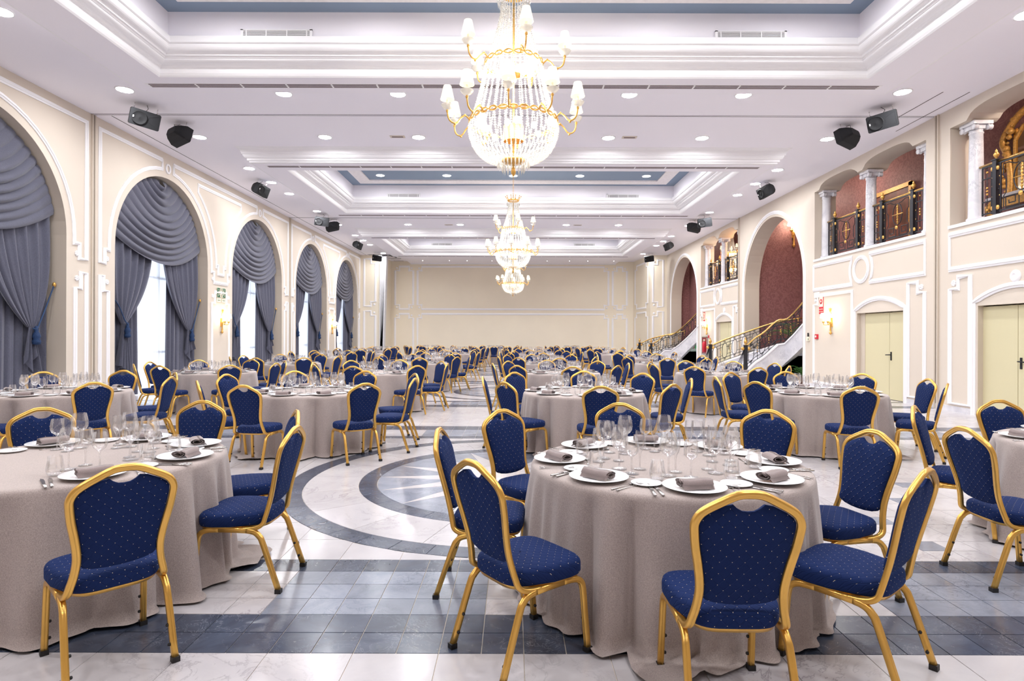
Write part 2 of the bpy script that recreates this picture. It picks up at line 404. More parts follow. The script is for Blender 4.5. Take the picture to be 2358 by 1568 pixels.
def tile_geo(mb, poly, top=0.0, gap=.0017):
    n = len(poly); cx = sum(p[0] for p in poly)/n; cyy = sum(p[1] for p in poly)/n
    def inset(g):
        out = []
        for i in range(n):
            a, b, c = poly[i-1], poly[i], poly[(i+1) % n]
            e1 = Vector((b[0]-a[0], b[1]-a[1])); e2 = Vector((c[0]-b[0], c[1]-b[1]))
            if e1.length < 1e-7 or e2.length < 1e-7: out.append(b); continue
            e1.normalize(); e2.normalize(); nn = Vector((-e1.y-e2.y, e1.x+e2.x))
            if nn.length < 1e-6: out.append(b); continue
            nn.normalize(); k = nn.dot(Vector((-e1.y, e1.x))); k = max(k, .35)
            out.append((b[0]+nn.x*g/k, b[1]+nn.y*g/k))
        return out
    t = inset(gap+.0008); o = inset(gap)
    mb.add([(p[0], p[1], top) for p in t]+[(p[0], p[1], top-.004) for p in o], [tuple(range(n))]+[(i, n+i, n+(i+1) % n, (i+1) % n) for i in range(n)], False)
def orient(p):
    a = sum(p[i-1][0]*p[i][1]-p[i][0]*p[i-1][1] for i in range(len(p)))
    return p if a > 0 else p[::-1]
def vis_area(t):
    cx = sum(p[0] for p in t[1])/len(t[1]); yy = sum(p[1] for p in t[1])/len(t[1])
    if yy < 2.45 or abs(cx/yy) > .88: return 0
    a = abs(sum(t[1][i-1][0]*t[1][i][1]-t[1][i][0]*t[1][i-1][1] for i in range(len(t[1]))))/2
    return a/yy**3
TILES = [(m_, orient(p)) for m_, p in TILES]
TILES.sort(key=vis_area, reverse=True)
rest = MB(); rest.tone = []
names = ('marble_tile', 'grey_tile', 'slate_tile'); fm = [M['mwhite'], M['mgrey'], M['mdark']]
rt = random.Random(3)
for k, (mi, p) in enumerate(TILES):
    tone = rt.uniform(-1, 1)*(.05 if mi == 0 else (.16 if mi == 1 else .12))
    if k < 300:
        mb = MB(); cx = sum(q[0] for q in p)/len(p); yy = sum(q[1] for q in p)/len(p)
        tile_geo(mb, [(q[0]-cx, q[1]-yy) for q in p]); mb.tone = [tone]*len(mb.f)
        obj('tile', mb, fm[mi], floor, (cx, yy, 0))
    else:
        n0 = len(rest.f); rest.cur = mi; tile_geo(rest, p); rest.tone += [tone]*(len(rest.f)-n0)
o = obj('tiles', rest, fm, floor); o['kind'] = 'stuff'

# ---------------------------------------------------------------- walls with openings
def wall_open(mb, X, y0, y1, z0, z1, ops, thick, step=.12, out=1, fine=.10):
    """front face at X with openings (ya, yb, zbot(y), ztop(y)); out=+1 wall body goes to +X. Reveals go into the second list"""
    ys = {y0, y1}
    for (a, b, zb, zt) in ops:
        n = max(2, int((b-a)/fine))
        for k in range(n+1): ys.add(round(a+(b-a)*(.5-.5*math.cos(PI*k/n)), 5))
    ys = sorted(ys)
    for a, b in zip(ys, ys[1:]):
        if b-a < 1e-5: continue
        mid = (a+b)/2; cut = sorted([(zb, zt) for (oa, ob, zb, zt) in ops if oa-1e-6 <= mid <= ob+1e-6], key=lambda c: c[0](mid))
        lo = [z0, z0]
        for zb, zt in cut:
            q = (zb(a), zb(b))
            if q[0] > lo[0]+1e-5 or q[1] > lo[1]+1e-5: mb.quad((X, a, lo[0]), (X, b, lo[1]), (X, b, q[1]), (X, a, q[0]))
            lo = [zt(a), zt(b)]
        mb.quad((X, a, lo[0]), (X, b, lo[1]), (X, b, z1), (X, a, z1))
def reveal(mb, X, pts, d, closed=False):
    n = len(pts)
    for i in range(n if closed else n-1):
        a, b = pts[i], pts[(i+1) % n]; mb.quad((X, a[0], a[1]), (X, b[0], b[1]), (X+d, b[0], b[1]), (X+d, a[0], a[1]))
def arch_pts(c, r, spring, n=24, bottom=0.0):
    return [(c-r, bottom)]+[(c-r*math.cos(PI*k/n), spring+r*math.sin(PI*k/n)) for k in range(n+1)]+[(c+r, bottom)]
zero = lambda y: 0.0
def archtop(c, r, spring): return lambda y: spring+math.sqrt(max(0, r*r-(y-c)**2))
# moulding sections run along the path on the wall plane
def moulding(wall, X, path, side, w=.085, h=.038, closed=True, name='moulding'):
    # side = -1: relief towards -X (right wall), +1: towards +X (left wall)
    sec = [(0, -w/2), (h*.45, -w/2), (h*.6, -w*.30), (h*.55, -w*.22), (h, -w*.10), (h, w*.10), (h*.55, w*.22), (h*.6, w*.30), (h*.45, w/2), (0, w/2)]
    mb = MB(); P = [(X, p[0], p[1]) for p in path]
    if closed: P = P
    mb.sweep(P, sec, closed=closed, ref=(side, 0, 0), smooth=False, transport=False)
    return obj(name, mb, M['white'], wall)
def arc(c, z, r, a0, a1, n=14): return [(c+r*math.cos(a0+(a1-a0)*k/n), z+r*math.sin(a0+(a1-a0)*k/n)) for k in range(n+1)]
ros_me = None
def rosette(wall, X, y, z, side, r=.07, plain=False):
    mb = MB(); h = .03*side
    if plain: mb.lathe([(r, 0), (r*.95, .015), (r*.6, .02), (r*.5, .032), (0, .036)], 14, (0, 0, 0), 'x')
    else:
        for k in range(7):
            a = 2*PI*k/7; mb.ball((.008, r*.58*math.cos(a), r*.58*math.sin(a)), r*.36, 6, 4)
        mb.ball((.014, 0, 0), r*.32, 8, 5)
    if side < 0: mb.v = [(-x, yy, zz) for x, yy, zz in mb.v]; mb.f = [f[::-1] for f in mb.f]
    obj('rosette', mb, M['white'], wall, (X, y, z))

# ---- left wall
LA = [9.72, 15.15, 20.65, 26.12, 31.62]; LR, LS = 2.0, 3.45
wl = sroot('wall_left'); mb = MB()
ops = [(c-LR, c+LR, zero, archtop(c, LR, LS)) for c in LA]
wall_open(mb, -XW, Y_START, Y_SIDE, 0, ZC+.05, ops, .4); obj('wall_face', mb, M['wall'], wl)
mb = MB()
for c in LA: reveal(mb, -XW, arch_pts(c, LR, LS), -.55)
obj('arch_reveal', mb, M['soffit'], wl)
mb = MB(); mb.box(-9.60, -9.36, Y_START, Y_SIDE+.2, 4.2, ZC)
for a, b in zip([Y_START]+[c+LR-.35 for c in LA], [c-LR+.35 for c in LA]+[Y_SIDE+.2]): mb.box(-9.6, -9.36, a, b, 0, 4.2)
obj('outer_wall', mb, M['soffit'], wl)
R2 = 2.2
def left_pier(ya, yb, ca, cb):    # the frame between arches ca (near) and cb (far), both arches inside one bay
    am = math.acos(.25/R2); ft = 3.32
    p = [(ca+.25, 5.86), (cb-.25, 5.86)]+arc(cb, LS, R2, PI-am, PI, 12)+[(cb-R2, ft), (cb-R2-.14, ft), (cb-R2-.14, 3.02), (ca+R2+.14, 3.02), (ca+R2+.14, ft), (ca+R2, ft)]+arc(ca, LS, R2, 0, am, 12)
    moulding(wl, -XW, p, 1)
    r3 = 2.48; a3 = math.acos(1.45/r3)
    p = [(ca+1.45, 5.66), (cb-1.45, 5.66)]+arc(cb, LS, r3, PI-a3, PI, 9)+[(cb-r3-.0, 3.55), (cb-r3-.1, 3.55), (cb-r3-.1, 3.28), (ca+r3+.1, 3.28), (ca+r3+.1, 3.55), (ca+r3, 3.55)]+arc(ca, LS, r3, 0, a3, 9)
    moulding(wl, -XW, p, 1, .075)
    a, b = ca+R2+.03, cb-R2-.03
    moulding(wl, -XW, [(a, .16), (a, 2.42), (a+.17, 2.42), (a+.17, 2.74), (b-.17, 2.74), (b-.17, 2.42), (b, 2.42), (b, .16)], 1)
    for y, z in ((a+.04, 2.62), (b-.04, 2.62), (a+.04, 3.12), (b-.04, 3.12)): rosette(wl, -XW, y, z, 1, .065)
def left_half(c, ye, s):          # half frame from the arch centre to the bay end at ye; s=+1 far side, -1 near side
    am = math.acos(.25/R2); e = ye-s*.10; ft = 3.32
    A = arc(c, LS, R2, (am if s > 0 else PI-am), (0 if s > 0 else PI), 12)
    p = [(c+s*.25, 5.86)]+A+[(c+s*R2, ft), (c+s*(R2+.14), ft), (c+s*(R2+.14), 3.02), (e, 3.02), (e, 5.86)]
    moulding(wl, -XW, p, 1)
    a = c+s*(R2+.03)
    moulding(wl, -XW, [(a, .16), (a, 2.42), (a+s*.15, 2.42), (a+s*.15, 2.74), (e, 2.74), (e, .16)], 1)
    rosette(wl, -XW, a+s*.04, 2.62, 1, .065); rosette(wl, -XW, a+s*.04, 3.12, 1, .065)
left_half(9.72, 12.36, 1); left_half(15.15, 12.56, -1); left_pier(0, 0, 15.15, 20.65); left_half(20.65, 23.34, 1)
left_half(26.12, 23.54, -1); left_pier(0, 0, 26.12, 31.62); left_half(31.62, 34.2, 1)
for c in LA:
    mb = MB(); mb.sweep([(-XW, c+.085*math.cos(2*PI*k/20), 5.70+.105*math.sin(2*PI*k/20)) for k in range(20)], [(0, -.03), (.03, -.015), (.03, .015), (0, .03)], closed=True, ref=(1, 0, 0), transport=False)
    obj('ring_ornament', mb, M['white'], wl)
# ---- right wall
RA = [20.33, 30.75]; RR, RS = 2.26, 3.27
def mir(y): return 24.68-y
def bal_range(k): return {0: (12.69, 17.37), 1: (23.23, 27.87), -1: (mir(17.37), mir(12.69))}[k]
def by(k, y):           # bay coordinate of the second bay -> any bay
    return y if k == 0 else (y+10.5 if k == 1 else mir(y))
def btop(k):
    cs = sorted(by(k, v) for v in (12.98, 15.13, 17.28))
    def f(y):
        z = 5.69
        for a, b in zip(cs, cs[1:]):
            a2, b2 = a+.17, b-.17
            if a2 < y < b2: u = abs((y-(a2+b2)/2)/((b2-a2)/2)); z = 5.69+.21*(1-u**3.2)**.45
        return z
    return f
wr = sroot('wall_right'); mb = MB()
ops = [(c-RR, c+RR, zero, archtop(c, RR, RS)) for c in RA]
for k in (-1, 0, 1):
    a, b = bal_range(k); ops.append((a, b, lambda y: 3.70, btop(k)))
    d0, d1 = sorted((by(k, 13.42), by(k, 15.22))); ops.append((d0, d1, zero, lambda y: 2.08))
wall_open(mb, XW, Y_START, Y_SIDE-.3, 0, ZC+.05, ops, .4); obj('wall_face', mb, M['wall'], wr)
mb = MB()
for c in RA: reveal(mb, XW, arch_pts(c, RR, RS, 28), .55)
for k in (-1, 0, 1):
    a, b = bal_range(k); f = btop(k); n = 60; ys = [a+(b-a)*i/n for i in range(n+1)]
    reveal(mb, XW, [(a, 3.70), (a, 5.69)]+[(y, f(y)) for y in ys]+[(b, 5.69), (b, 3.70)], .62)
    d0, d1 = sorted((by(k, 13.42), by(k, 15.22))); reveal(mb, XW, [(d0, 0), (d0, 2.08), (d1, 2.08), (d1, 0)], .16)
obj('arch_reveal', mb, M['soffit'], wr)
for k in (-1, 0, 1):
    a, b = bal_range(k); mb = MB(); mb.box(XW-.03, XW+.62, a-.02 if k else a, b+.02, 3.66, 3.72); obj('balcony_ledge', mb, M['white'], wr)
    B = lambda y: by(k, y)
    moulding(wr, XW, [(B(17.39), 2.84), (B(17.39), 3.53), (B(15.43), 3.53)]+[(B(15.52-.0+.10*math.cos(t)*1.0), 3.185+.34*math.sin(t)) for t in (1.2, .8, .4, 0, -.4, -.8, -1.2)][:0]+
             [(B(15.43+.10*math.sin(PI*q/6)), 3.53-.69*q/6) for q in range(1, 6)]+[(B(15.43), 2.84)], -1)
    moulding(wr, XW, [(B(12.70), 2.84), (B(12.70), 3.53), (B(14.66), 3.53)]+[(B(14.66-.10*math.sin(PI*q/6)), 3.53-.69*q/6) for q in range(1, 6)]+[(B(14.66), 2.84)], -1)
    moulding(wr, XW, [(B(15.045)+.31*math.cos(2*PI*q/28), 3.185+.31*math.sin(2*PI*q/28)) for q in range(28)], -1, .10)
    moulding(wr, XW, [(B(15.43), .16), (B(15.43), 2.66), (B(17.16), 2.66), (B(17.16), 2.40), (B(17.38), 2.40), (B(17.38), .16)], -1)
    moulding(wr, XW, [(B(13.24), .16), (B(13.24), 2.67), (B(12.93), 2.67), (B(12.93), 2.44), (B(12.71), 2.44), (B(12.71), .16)], -1)
    rosette(wr, XW, B(12.81), 2.56, -1, .07); rosette(wr, XW, B(17.29), 2.53, -1, .06)
    # door surround with segmental head
    yc, hw = B(14.32), 1.0; zz = lambda u: 2.14+.27*(1-u*u)
    moulding(wr, XW, [(yc-hw, 0), (yc-hw, 2.14)]+[(yc+hw*u/8, zz(u/8)) for u in range(-7, 8)]+[(yc+hw, 2.14), (yc+hw, 0)], -1, .11, .045, False, 'door_surround')
    mb = MB(); mb.box(XW-.035, XW, B(17.2)-.14, B(17.2)+.12, 2.60, 2.76)
    if k >= 0: obj('junction_plate', mb, M['white'], wr)
for c in RA:
    moulding(wr, XW, [(c-RR-.12, 0)]+arc(c, RS, RR+.14, PI, 0, 26)+[(c+RR+.14, 0)], -1, .12, .045, False, 'arch_moulding')
# doors
def door(n, k):
    B = sorted((by(k, 13.42), by(k, 15.02 if k >= 0 else 15.22))); d = sroot('door_%d' % n)
    mb = MB(); X = XW+.10; ys = by(k, 14.06) if k >= 0 else by(k, 14.2)
    for a, b, nm in ((B[0], ys-.006, 'door_leaf'), (ys+.006, B[1], 'door_leaf')):
        q = MB(); q.box(X, X+.05, a, b, .01, 2.06); obj(nm, q, M['door'], d)
    q = MB(); q.box(X+.03, X+.06, ys-.02, ys+.02, 0, 2.07); obj('door_gap', q, M['dark'], d)
    e0, e1 = sorted((by(k, 13.40), by(k, 15.24))); q = MB(); q.box(X-.01, X+.07, e1-.22 if k >= 0 else e0, e1 if k >= 0 else e0+.03, 0, 2.09); obj('door_jamb', q, M['soffit'], d)
    hy = ys-.07; q = MB(); q.box(X-.012, X, hy-.02, hy+.02, .93, 1.13); q.tube([(X, hy, 1.06), (X-.05, hy, 1.06), (X-.055, hy+.01, 1.06), (X-.055, hy+.13 if k >= 0 else hy-.13, 1.055)], .011, 8)
    obj('door_handle', q, M['black'], d)
door(1, -1); door(2, 0); door(3, 1)
# ---- back wall, returns
wb = sroot('wall_back'); mb = MB(); mb.quad((-7.7, Y_BACK, 0), (7.9, Y_BACK, 0), (7.9, Y_BACK, ZC+.05), (-7.7, Y_BACK, ZC+.05)); obj('wall_face', mb, M['wall_back'], wb)
def moulding_y(wall, Y, path, w=.10, h=.04, closed=True):
    sec = [(0, -w/2), (h*.45, -w/2), (h*.6, -w*.30), (h, -w*.10), (h, w*.10), (h*.6, w*.30), (h*.45, w/2), (0, w/2)]
    mb = MB(); mb.sweep([(p[0], Y, p[1]) for p in path], sec, closed=closed, ref=(0, -1, 0), smooth=False, transport=False); obj('moulding', mb, M['white'], wall)
def knob_y(wall, x, Y, z, r=.07):
    mb = MB(); mb.lathe([(r, 0), (r*.9, -.02), (r*.5, -.03), (0, -.035)], 12, (0, 0, 0), 'y'); obj('rosette', mb, M['white'], wall, (x, Y, z))
def notch(x0, x1, z0, z1, n=(1, 1, 1, 1), a=.26, b=.26):   # rectangle with notched corners (bl, br, tr, tl)
    p = []
    p += [(x0+a, z0), ] if n[0] else [(x0, z0)]
    p += [(x1-a, z0), (x1-a, z0+b), (x1, z0+b)] if n[1] else [(x1, z0)]
    p += [(x1, z1-b), (x1-a, z1-b), (x1-a, z1)] if n[2] else [(x1, z1)]
    p += [(x0+a, z1), (x0+a, z1-b), (x0, z1-b)] if n[3] else [(x0, z1)]
    if n[0]: p += [(x0, z0+b), (x0+a, z0+b)]
    return p
YB = Y_BACK
for x0, x1 in ((-7.35, -6.22), (-5.95, 5.95), (6.22, 7.1)):
    for z0, z1 in ((3.10, 5.75), (-.05, 2.80)):
        top = z0 > 1
        moulding_y(wb, YB, notch(x0, x1, z0, z1, (1, 1, 1, 1) if top else (0, 0, 1, 1)))
        for xx in (x0+.1, x1-.1):
            for zz in ((z0+.1, z1-.1) if top else (z1-.1,)): knob_y(wb, xx, YB, zz, .06)
wbl = sroot('wall_back_left'); mb = MB(); Yr = Y_SIDE
mb.quad((-XW, Yr, 0), (-7.6, Yr, 0), (-7.6, Yr, ZC+.05), (-XW, Yr, ZC+.05)); mb.quad((-7.6, Yr, 0), (-7.6, YB, 0), (-7.6, YB, ZC+.05), (-7.6, Yr, ZC+.05)); obj('wall_face', mb, M['wall_back'], wbl)
moulding_y(wbl, Yr, notch(-8.58, -7.93, 3.14, 5.86, (0, 1, 1, 0))); moulding_y(wbl, Yr, notch(-8.58, -7.93, .2, 2.86, (0, 0, 1, 0)))
for z in (3.24, 2.76): knob_y(wbl, -8.0, Yr, z, .07)
wbr = sroot('wall_back_right'); mb = MB(); Yr2 = Y_SIDE-.3
mb.quad((7.85, Yr2, 0), (XW, Yr2, 0), (XW, Yr2, ZC+.05), (7.85, Yr2, ZC+.05)); mb.quad((7.5, YB, 0), (7.85, Yr2, 0), (7.85, Yr2, ZC+.05), (7.5, YB, ZC+.05)); obj('wall_face', mb, M['wall_back'], wbr)
moulding_y(wbr, Yr2, notch(8.0, 8.58, 3.14, 5.80, (1, 0, 0, 1))); moulding_y(wbr, Yr2, notch(8.0, 8.58, .2, 2.86, (0, 0, 0, 1)))
for z in (3.24, 2.76, 5.7): knob_y(wbr, 8.06, Yr2, z, .07)
for z0, z1 in ((3.12, 5.75), (.2, 2.85)):
    q = [(y, z) for (y, z) in notch(34.4, 36.7, z0, z1, (1, 1, 1, 1) if z0 > 1 else (0, 0, 1, 1), .3, .26)]
    mb = MB(); w = .09; h = .04; sec = [(0, -w/2), (h, -w/4), (h, w/4), (0, w/2)]
    mb.sweep([(7.85-.35*(y-Yr2)/(YB-Yr2), y, z) for y, z in q], sec, closed=True, ref=(-1, 0, 0), smooth=False, transport=False); obj('moulding', mb, M['white'], wbr)
wf = sroot('wall_front'); mb = MB(); mb.box(-9.6, 11.1, Y_START-.1, Y_START, 0, 6.75); obj('wall_face', mb, M['wall'], wf)
# baseboards
mb = MB()
ys = [Y_START]+[v for c in LA for v in (c-LR, c+LR)]+[Y_SIDE]
for a, b in zip(ys[::2], ys[1::2]): mb.box(-XW, -XW+.02, a, b, 0, .11)
struct('baseboard_left', mb, M['column'])
mb = MB(); br = [(Y_START, by(-1, 15.32)), (by(-1, 13.32), by(0, 13.32)), (by(0, 15.32), RA[0]-RR-.15), (RA[0]+RR+.15, by(1, 13.32)), (by(1, 15.32), RA[1]-RR-.15)]
for a, b in br: mb.box(XW-.02, XW, a, b, 0, .11)
struct('baseboard_right', mb, M['column'])
mb = MB(); mb.box(-7.55, 7.5, YB-.02, YB, 0, .12); struct('baseboard_back', mb, M['column'])
# partition tracks on the walls and the ceiling
mb = MB()
for X, s in ((-XW, 1), (XW, -1)):
    for y in ((12.45, 23.44) if s > 0 else (12.34, 23.15)):
        a, b = sorted((X, X+s*.035)); mb.box(a, b, y-.055, y-.02, 0, ZC); mb.box(a, b, y+.02, y+.055, 0, ZC)
struct('trim_1', mb, M['soffit'])
mb = MB()
for X, s in ((-XW, 1), (XW, -1)):
    for y in ((12.45, 23.44) if s > 0 else (12.34, 23.15)):
        a, b = sorted((X, X+s*.012)); mb.box(a, b, y-.012, y+.012, 0, ZC)
for y in (12.42, 23.35): mb.box(-XW, XW, y-.032, y-.024, ZC-.004, ZC+.01); mb.box(-XW, XW, y+.022, y+.030, ZC-.004, ZC+.01)
mb.box(-8.45, -8.435, 12.5, 34.2, ZC-.004, ZC+.01)
for x in (8.05, 8.55): mb.box(x-.007, x+.007, 11.15, 13.3, ZC-.004, ZC+.01)
struct('trim_2', mb, M['dark'])

# ---------------------------------------------------------------- ceiling with three dropped coffers
ceil = sroot('ceiling')
COF = [(-6.5, 6.5, 14.8+11*k, 21.44+11*k) for k in (-1, 0, 1)]; O1 = .31
mb = MB(); ys = [Y_START]
for c in COF:
    y0, y1 = c[2]-O1, c[3]+O1
    mb.box(-9.3, 9.4, ys[-1], y0, ZC, ZC+.06); mb.box(-9.3, c[0]-O1, y0, y1, ZC, ZC+.06); mb.box(c[1]+O1, 9.4, y0, y1, ZC, ZC+.06); ys.append(y1)
mb.box(-9.3, 9.4, ys[-1], YB+.1, ZC, ZC+.06); obj('ceiling_plane', mb, M['ceil'], ceil)
def loop_sweep(mb, rect, prof):   # prof: (outward offset, z)
    x0, x1, y0, y1 = rect
    R = [[(x0-o, y0-o, z), (x1+o, y0-o, z), (x1+o, y1+o, z), (x0-o, y1+o, z)] for o, z in prof]
    for A, B in zip(R, R[1:]):
        for i in range(4): j = (i+1) % 4; mb.quad(A[i], A[j], B[j], B[i])
ZB = 5.745
def cosseg(o0, z0, o1, z1, n=5, cv=1):
    out = []
    for k in range(n+1):
        t = k/n*PI/2; u = (1-math.cos(t)) if cv else math.sin(t); v = math.sin(t) if cv else 1-math.cos(t)
        out.append((o0+(o1-o0)*u, z0+(z1-z0)*v))
    return out
outer = [(.31, ZC)]+cosseg(.29, 6.065, .20, 5.965, 6, 0)+[(.19, 5.965), (.19, 5.935), (.165, 5.93), (.165, 5.905)]+cosseg(.155, 5.905, .10, 5.85, 4, 1)+[(.09, 5.85), (.09, 5.80), (.05, 5.79), (.05, 5.76), (.02, 5.757), (0, 5.745)]
inner = [(0, ZB), (-.02, 5.765), (-.035, 5.80), (-.04, 5.885), (-.06, 5.895), (-.07, 5.91)]+cosseg(-.09, 5.915, -.20, 5.965, 6, 0)+[(-.215, 5.97), (-.225, 5.99), (-.25, 5.99), (-.26, 6.02)]+cosseg(-.28, 6.025, -.37, 6.12, 6, 0)+[(-.385, 6.125), (-.40, 6.135), (-.40, 6.235), (-.34, 6.235), (-.33, 6.20)]
for ci, c in enumerate(COF):
    co = MB(); loop_sweep(co, c, outer); obj('coffer_cornice', co, M['white'], ceil)
    ir = (-5.86, 5.86, c[2]+.60, c[3]-.60)
    mb = MB()
    for q in ((c[0], c[1], c[2], ir[2]), (c[0], c[1], ir[3], c[3]), (c[0], ir[0], ir[2], ir[3]), (ir[1], c[1], ir[2], ir[3])): mb.box(q[0], q[1], q[2], q[3], ZB, ZB+.03)
    obj('coffer_border', mb, M['ceil'], ceil)
    co = MB(); loop_sweep(co, ir, inner); obj('coffer_moulding', co, M['white'], ceil)
    co = MB(); loop_sweep(co, ir, [(-.33, 6.18), (-.33, 6.66)]); obj('coffer_wall', co, M['ceil'], ceil)
    mb = MB(); mb.box(ir[0]+.3, ir[1]-.3, ir[2]+.3, ir[3]-.3, 6.65, 6.70); obj('coffer_lid', mb, M['blue'], ceil)
    mb = MB(); a = (ir[0]+.68, ir[1]-.68, ir[2]+.68, ir[3]-.68); b = (a[0]+.40, a[1]-.40, a[2]+.40, a[3]-.40)
    for q in ((a[0], a[1], a[2], b[2]), (a[0], a[1], b[3], a[3]), (a[0], b[0], b[2], b[3]), (b[1], a[1], b[2], b[3])): mb.box(q[0], q[1], q[2], q[3], 6.615, 6.655)
    obj('relief_band', mb, M['relief'], ceil)
# soffit before the back wall
mb = MB(); mb.box(-6.38, 6.38, 33.2, YB+.02, 5.93, ZC); obj('end_soffit', mb, M['ceil'], ceil)
mb = MB(); mb.box(-6.38, 6.38, YB-.16, YB, 5.89, 5.935); obj('end_cornice', mb, M['white'], ceil)
mb = MB()
for x0, x1, y0, y1 in ((-8.3, -7.5, 33.9, 34.2), (-7.5, -6.7, 34.9, 35.6), (-7.4, -6.8, 36.0, 36.9)):
    mb.box(x0, x1, y0, y0+.03, ZC-.01, ZC+.01); mb.box(x0, x1, y1, y1+.03, ZC-.01, ZC+.01)
struct('trim_3', mb, M['dark'])
# gallery and stair well behind the right wall
gal = sroot('wall_gallery')
mb = MB(); mb.quad((11.0, Y_START, -.1), (11.0, 37, -.1), (11.0, 37, 6.7), (11.0, Y_START, 6.7)); mb.quad((11.0, 37, -.1), (9.3, 37, -.1), (9.3, 37, 6.7), (11.0, 37, 6.7)); obj('papered_wall', mb, M['damask'], gal)
mb = MB(); mb.box(9.0, 11.1, Y_START, 37.1, 6.7, 6.75); obj('gallery_ceiling', mb, M['wall'], gal)
mb = MB()
for a, b in ((Y_START, 12.3), (12.4, 17.7), (22.95, 28.2)):
    mb.box(9.38, 10.98, a, b, 3.50, 3.66)
obj('gallery_floor', mb, M['mdark'], gal)
mb = MB(); mb.box(9.34, 11.0, 22.80, 22.90, -.05, 6.7); mb.box(9.34, 9.90, 33.25, 33.35, -.05, 6.7); mb.box(9.86, 9.92, 28.3, 33.3, -.05, 6.7); obj('stair_side_wall', mb, M['damask'], gal)
mb = MB()
for a, b in ((Y_START, 17.75), (22.9, 28.2), (33.25, 34)): mb.quad((9.36, a, 0), (9.36, b, 0), (9.36, b, 3.5), (9.36, a, 3.5))
obj('lower_wall', mb, M['soffit'], gal)
mb = MB(); mb.quad((9.34, Y_START, 5.95), (9.34, 37, 5.95), (9.34, 37, 6.7), (9.34, Y_START, 6.7)); obj('upper_wall', mb, M['soffit'], gal)
mb = MB(); mb.quad((9.36, 37, 0), (9.36, 34, 0), (9.36, 34, 6.0), (9.36, 37, 6.0)); obj('end_wall', mb, M['soffit'], gal)
# ================================================================ CEILING FIXTURES
rf = random.Random(11)
ring = MB(); ring.lathe([(.165, 0), (.165, -.010), (.140, -.014), (.134, 0)], 24, caps=False)
lens = MB(); lens.lathe([(.135, -.004), (0, -.006)], 24, caps=False)
ring_me = ring.mesh('trim_ring', M['white']); lens_me = lens.mesh('lens', M['lens'])
def downlight(x, y, z, label, group=None, sc=1.0):
    t = thing('downlight', label, 'ceiling light', (x, y, z), 0, group)
    a = obj('trim_ring', None, None, t, mesh=ring_me); b = obj('lens', None, None, t, mesh=lens_me)
    if sc != 1: a.scale = b.scale = (sc, sc, 1)
side = {-1: 'window side', 1: 'staircase side'}
RY = [3.1, 5.8, 8.45, 11.15, 13.82, 16.42, 17.92, 19.35, 22.1, 24.8, 27.45, 28.9, 30.3, 33.4]
ords = 'first second third fourth fifth sixth seventh eighth ninth tenth eleventh twelfth thirteenth fourteenth fifteenth sixteenth seventeenth'.split()
for s in (-1, 1):
    for i, y in enumerate(RY): downlight(s*7.29, y, ZC, 'round recessed ceiling light, %s in the %s row' % (ords[i], side[s]), 'recessed lights along the side walls')
for x in (-4.37, -2.2, 2.2, 4.37):
    nm = {-4.37: 'outer left', -2.2: 'inner left', 2.2: 'inner right', 4.37: 'outer right'}[x]
    for y, w in ((11.31, 'behind the nearest ceiling coffer'), (13.79, 'just beyond the first ceiling track'), (22.3, 'behind the middle coffer'), (24.7, 'before the far coffer'), (2.8, 'before the nearest coffer'), (.2, 'near the front wall')):
        downlight(x, y, ZC, 'round recessed light %s, %s' % (w, nm), 'recessed lights between the coffers')
for ci, c in enumerate(COF):
    cn = ('nearest', 'middle', 'far')[ci]
    for x in (-4.3, -2.15, 0, 2.15, 4.3):
        for y, w in ((c[2]+4.42, 'far'), (c[2]+2.1, 'near')):
            nm = {-4.3: 'leftmost', -2.15: 'left', 0: 'middle', 2.15: 'right', 4.3: 'rightmost'}[x]
            downlight(x, y, 6.648, '%s light of the %s row in the blue %s coffer' % (nm, w, cn), 'lights in the blue coffers', .9)
sp_me = MB(); sp_me.lathe([(.035, 0), (.035, -.006), (.028, -.008)], 12, caps=False); sl_me = MB(); sl_me.lathe([(.028, -.004), (0, -.005)], 12, caps=False)
sp_me = sp_me.mesh('trim_ring', M['white']); sl_me = sl_me.mesh('lens', M['spot'])
SX = [-5.4, -3.8, -2.74, -1.26, .75, 2.03, 3.37, 4.46, 6.0]
for x in SX:
    t = thing('small_spotlight', 'tiny spotlight in the soffit by the end wall, %s from the left' % ords[SX.index(x)], 'spotlight', (x, 35.5, 5.93), 0, 'tiny spots in the end soffit')
    obj('trim_ring', None, None, t, mesh=sp_me); obj('lens', None, None, t, mesh=sl_me)
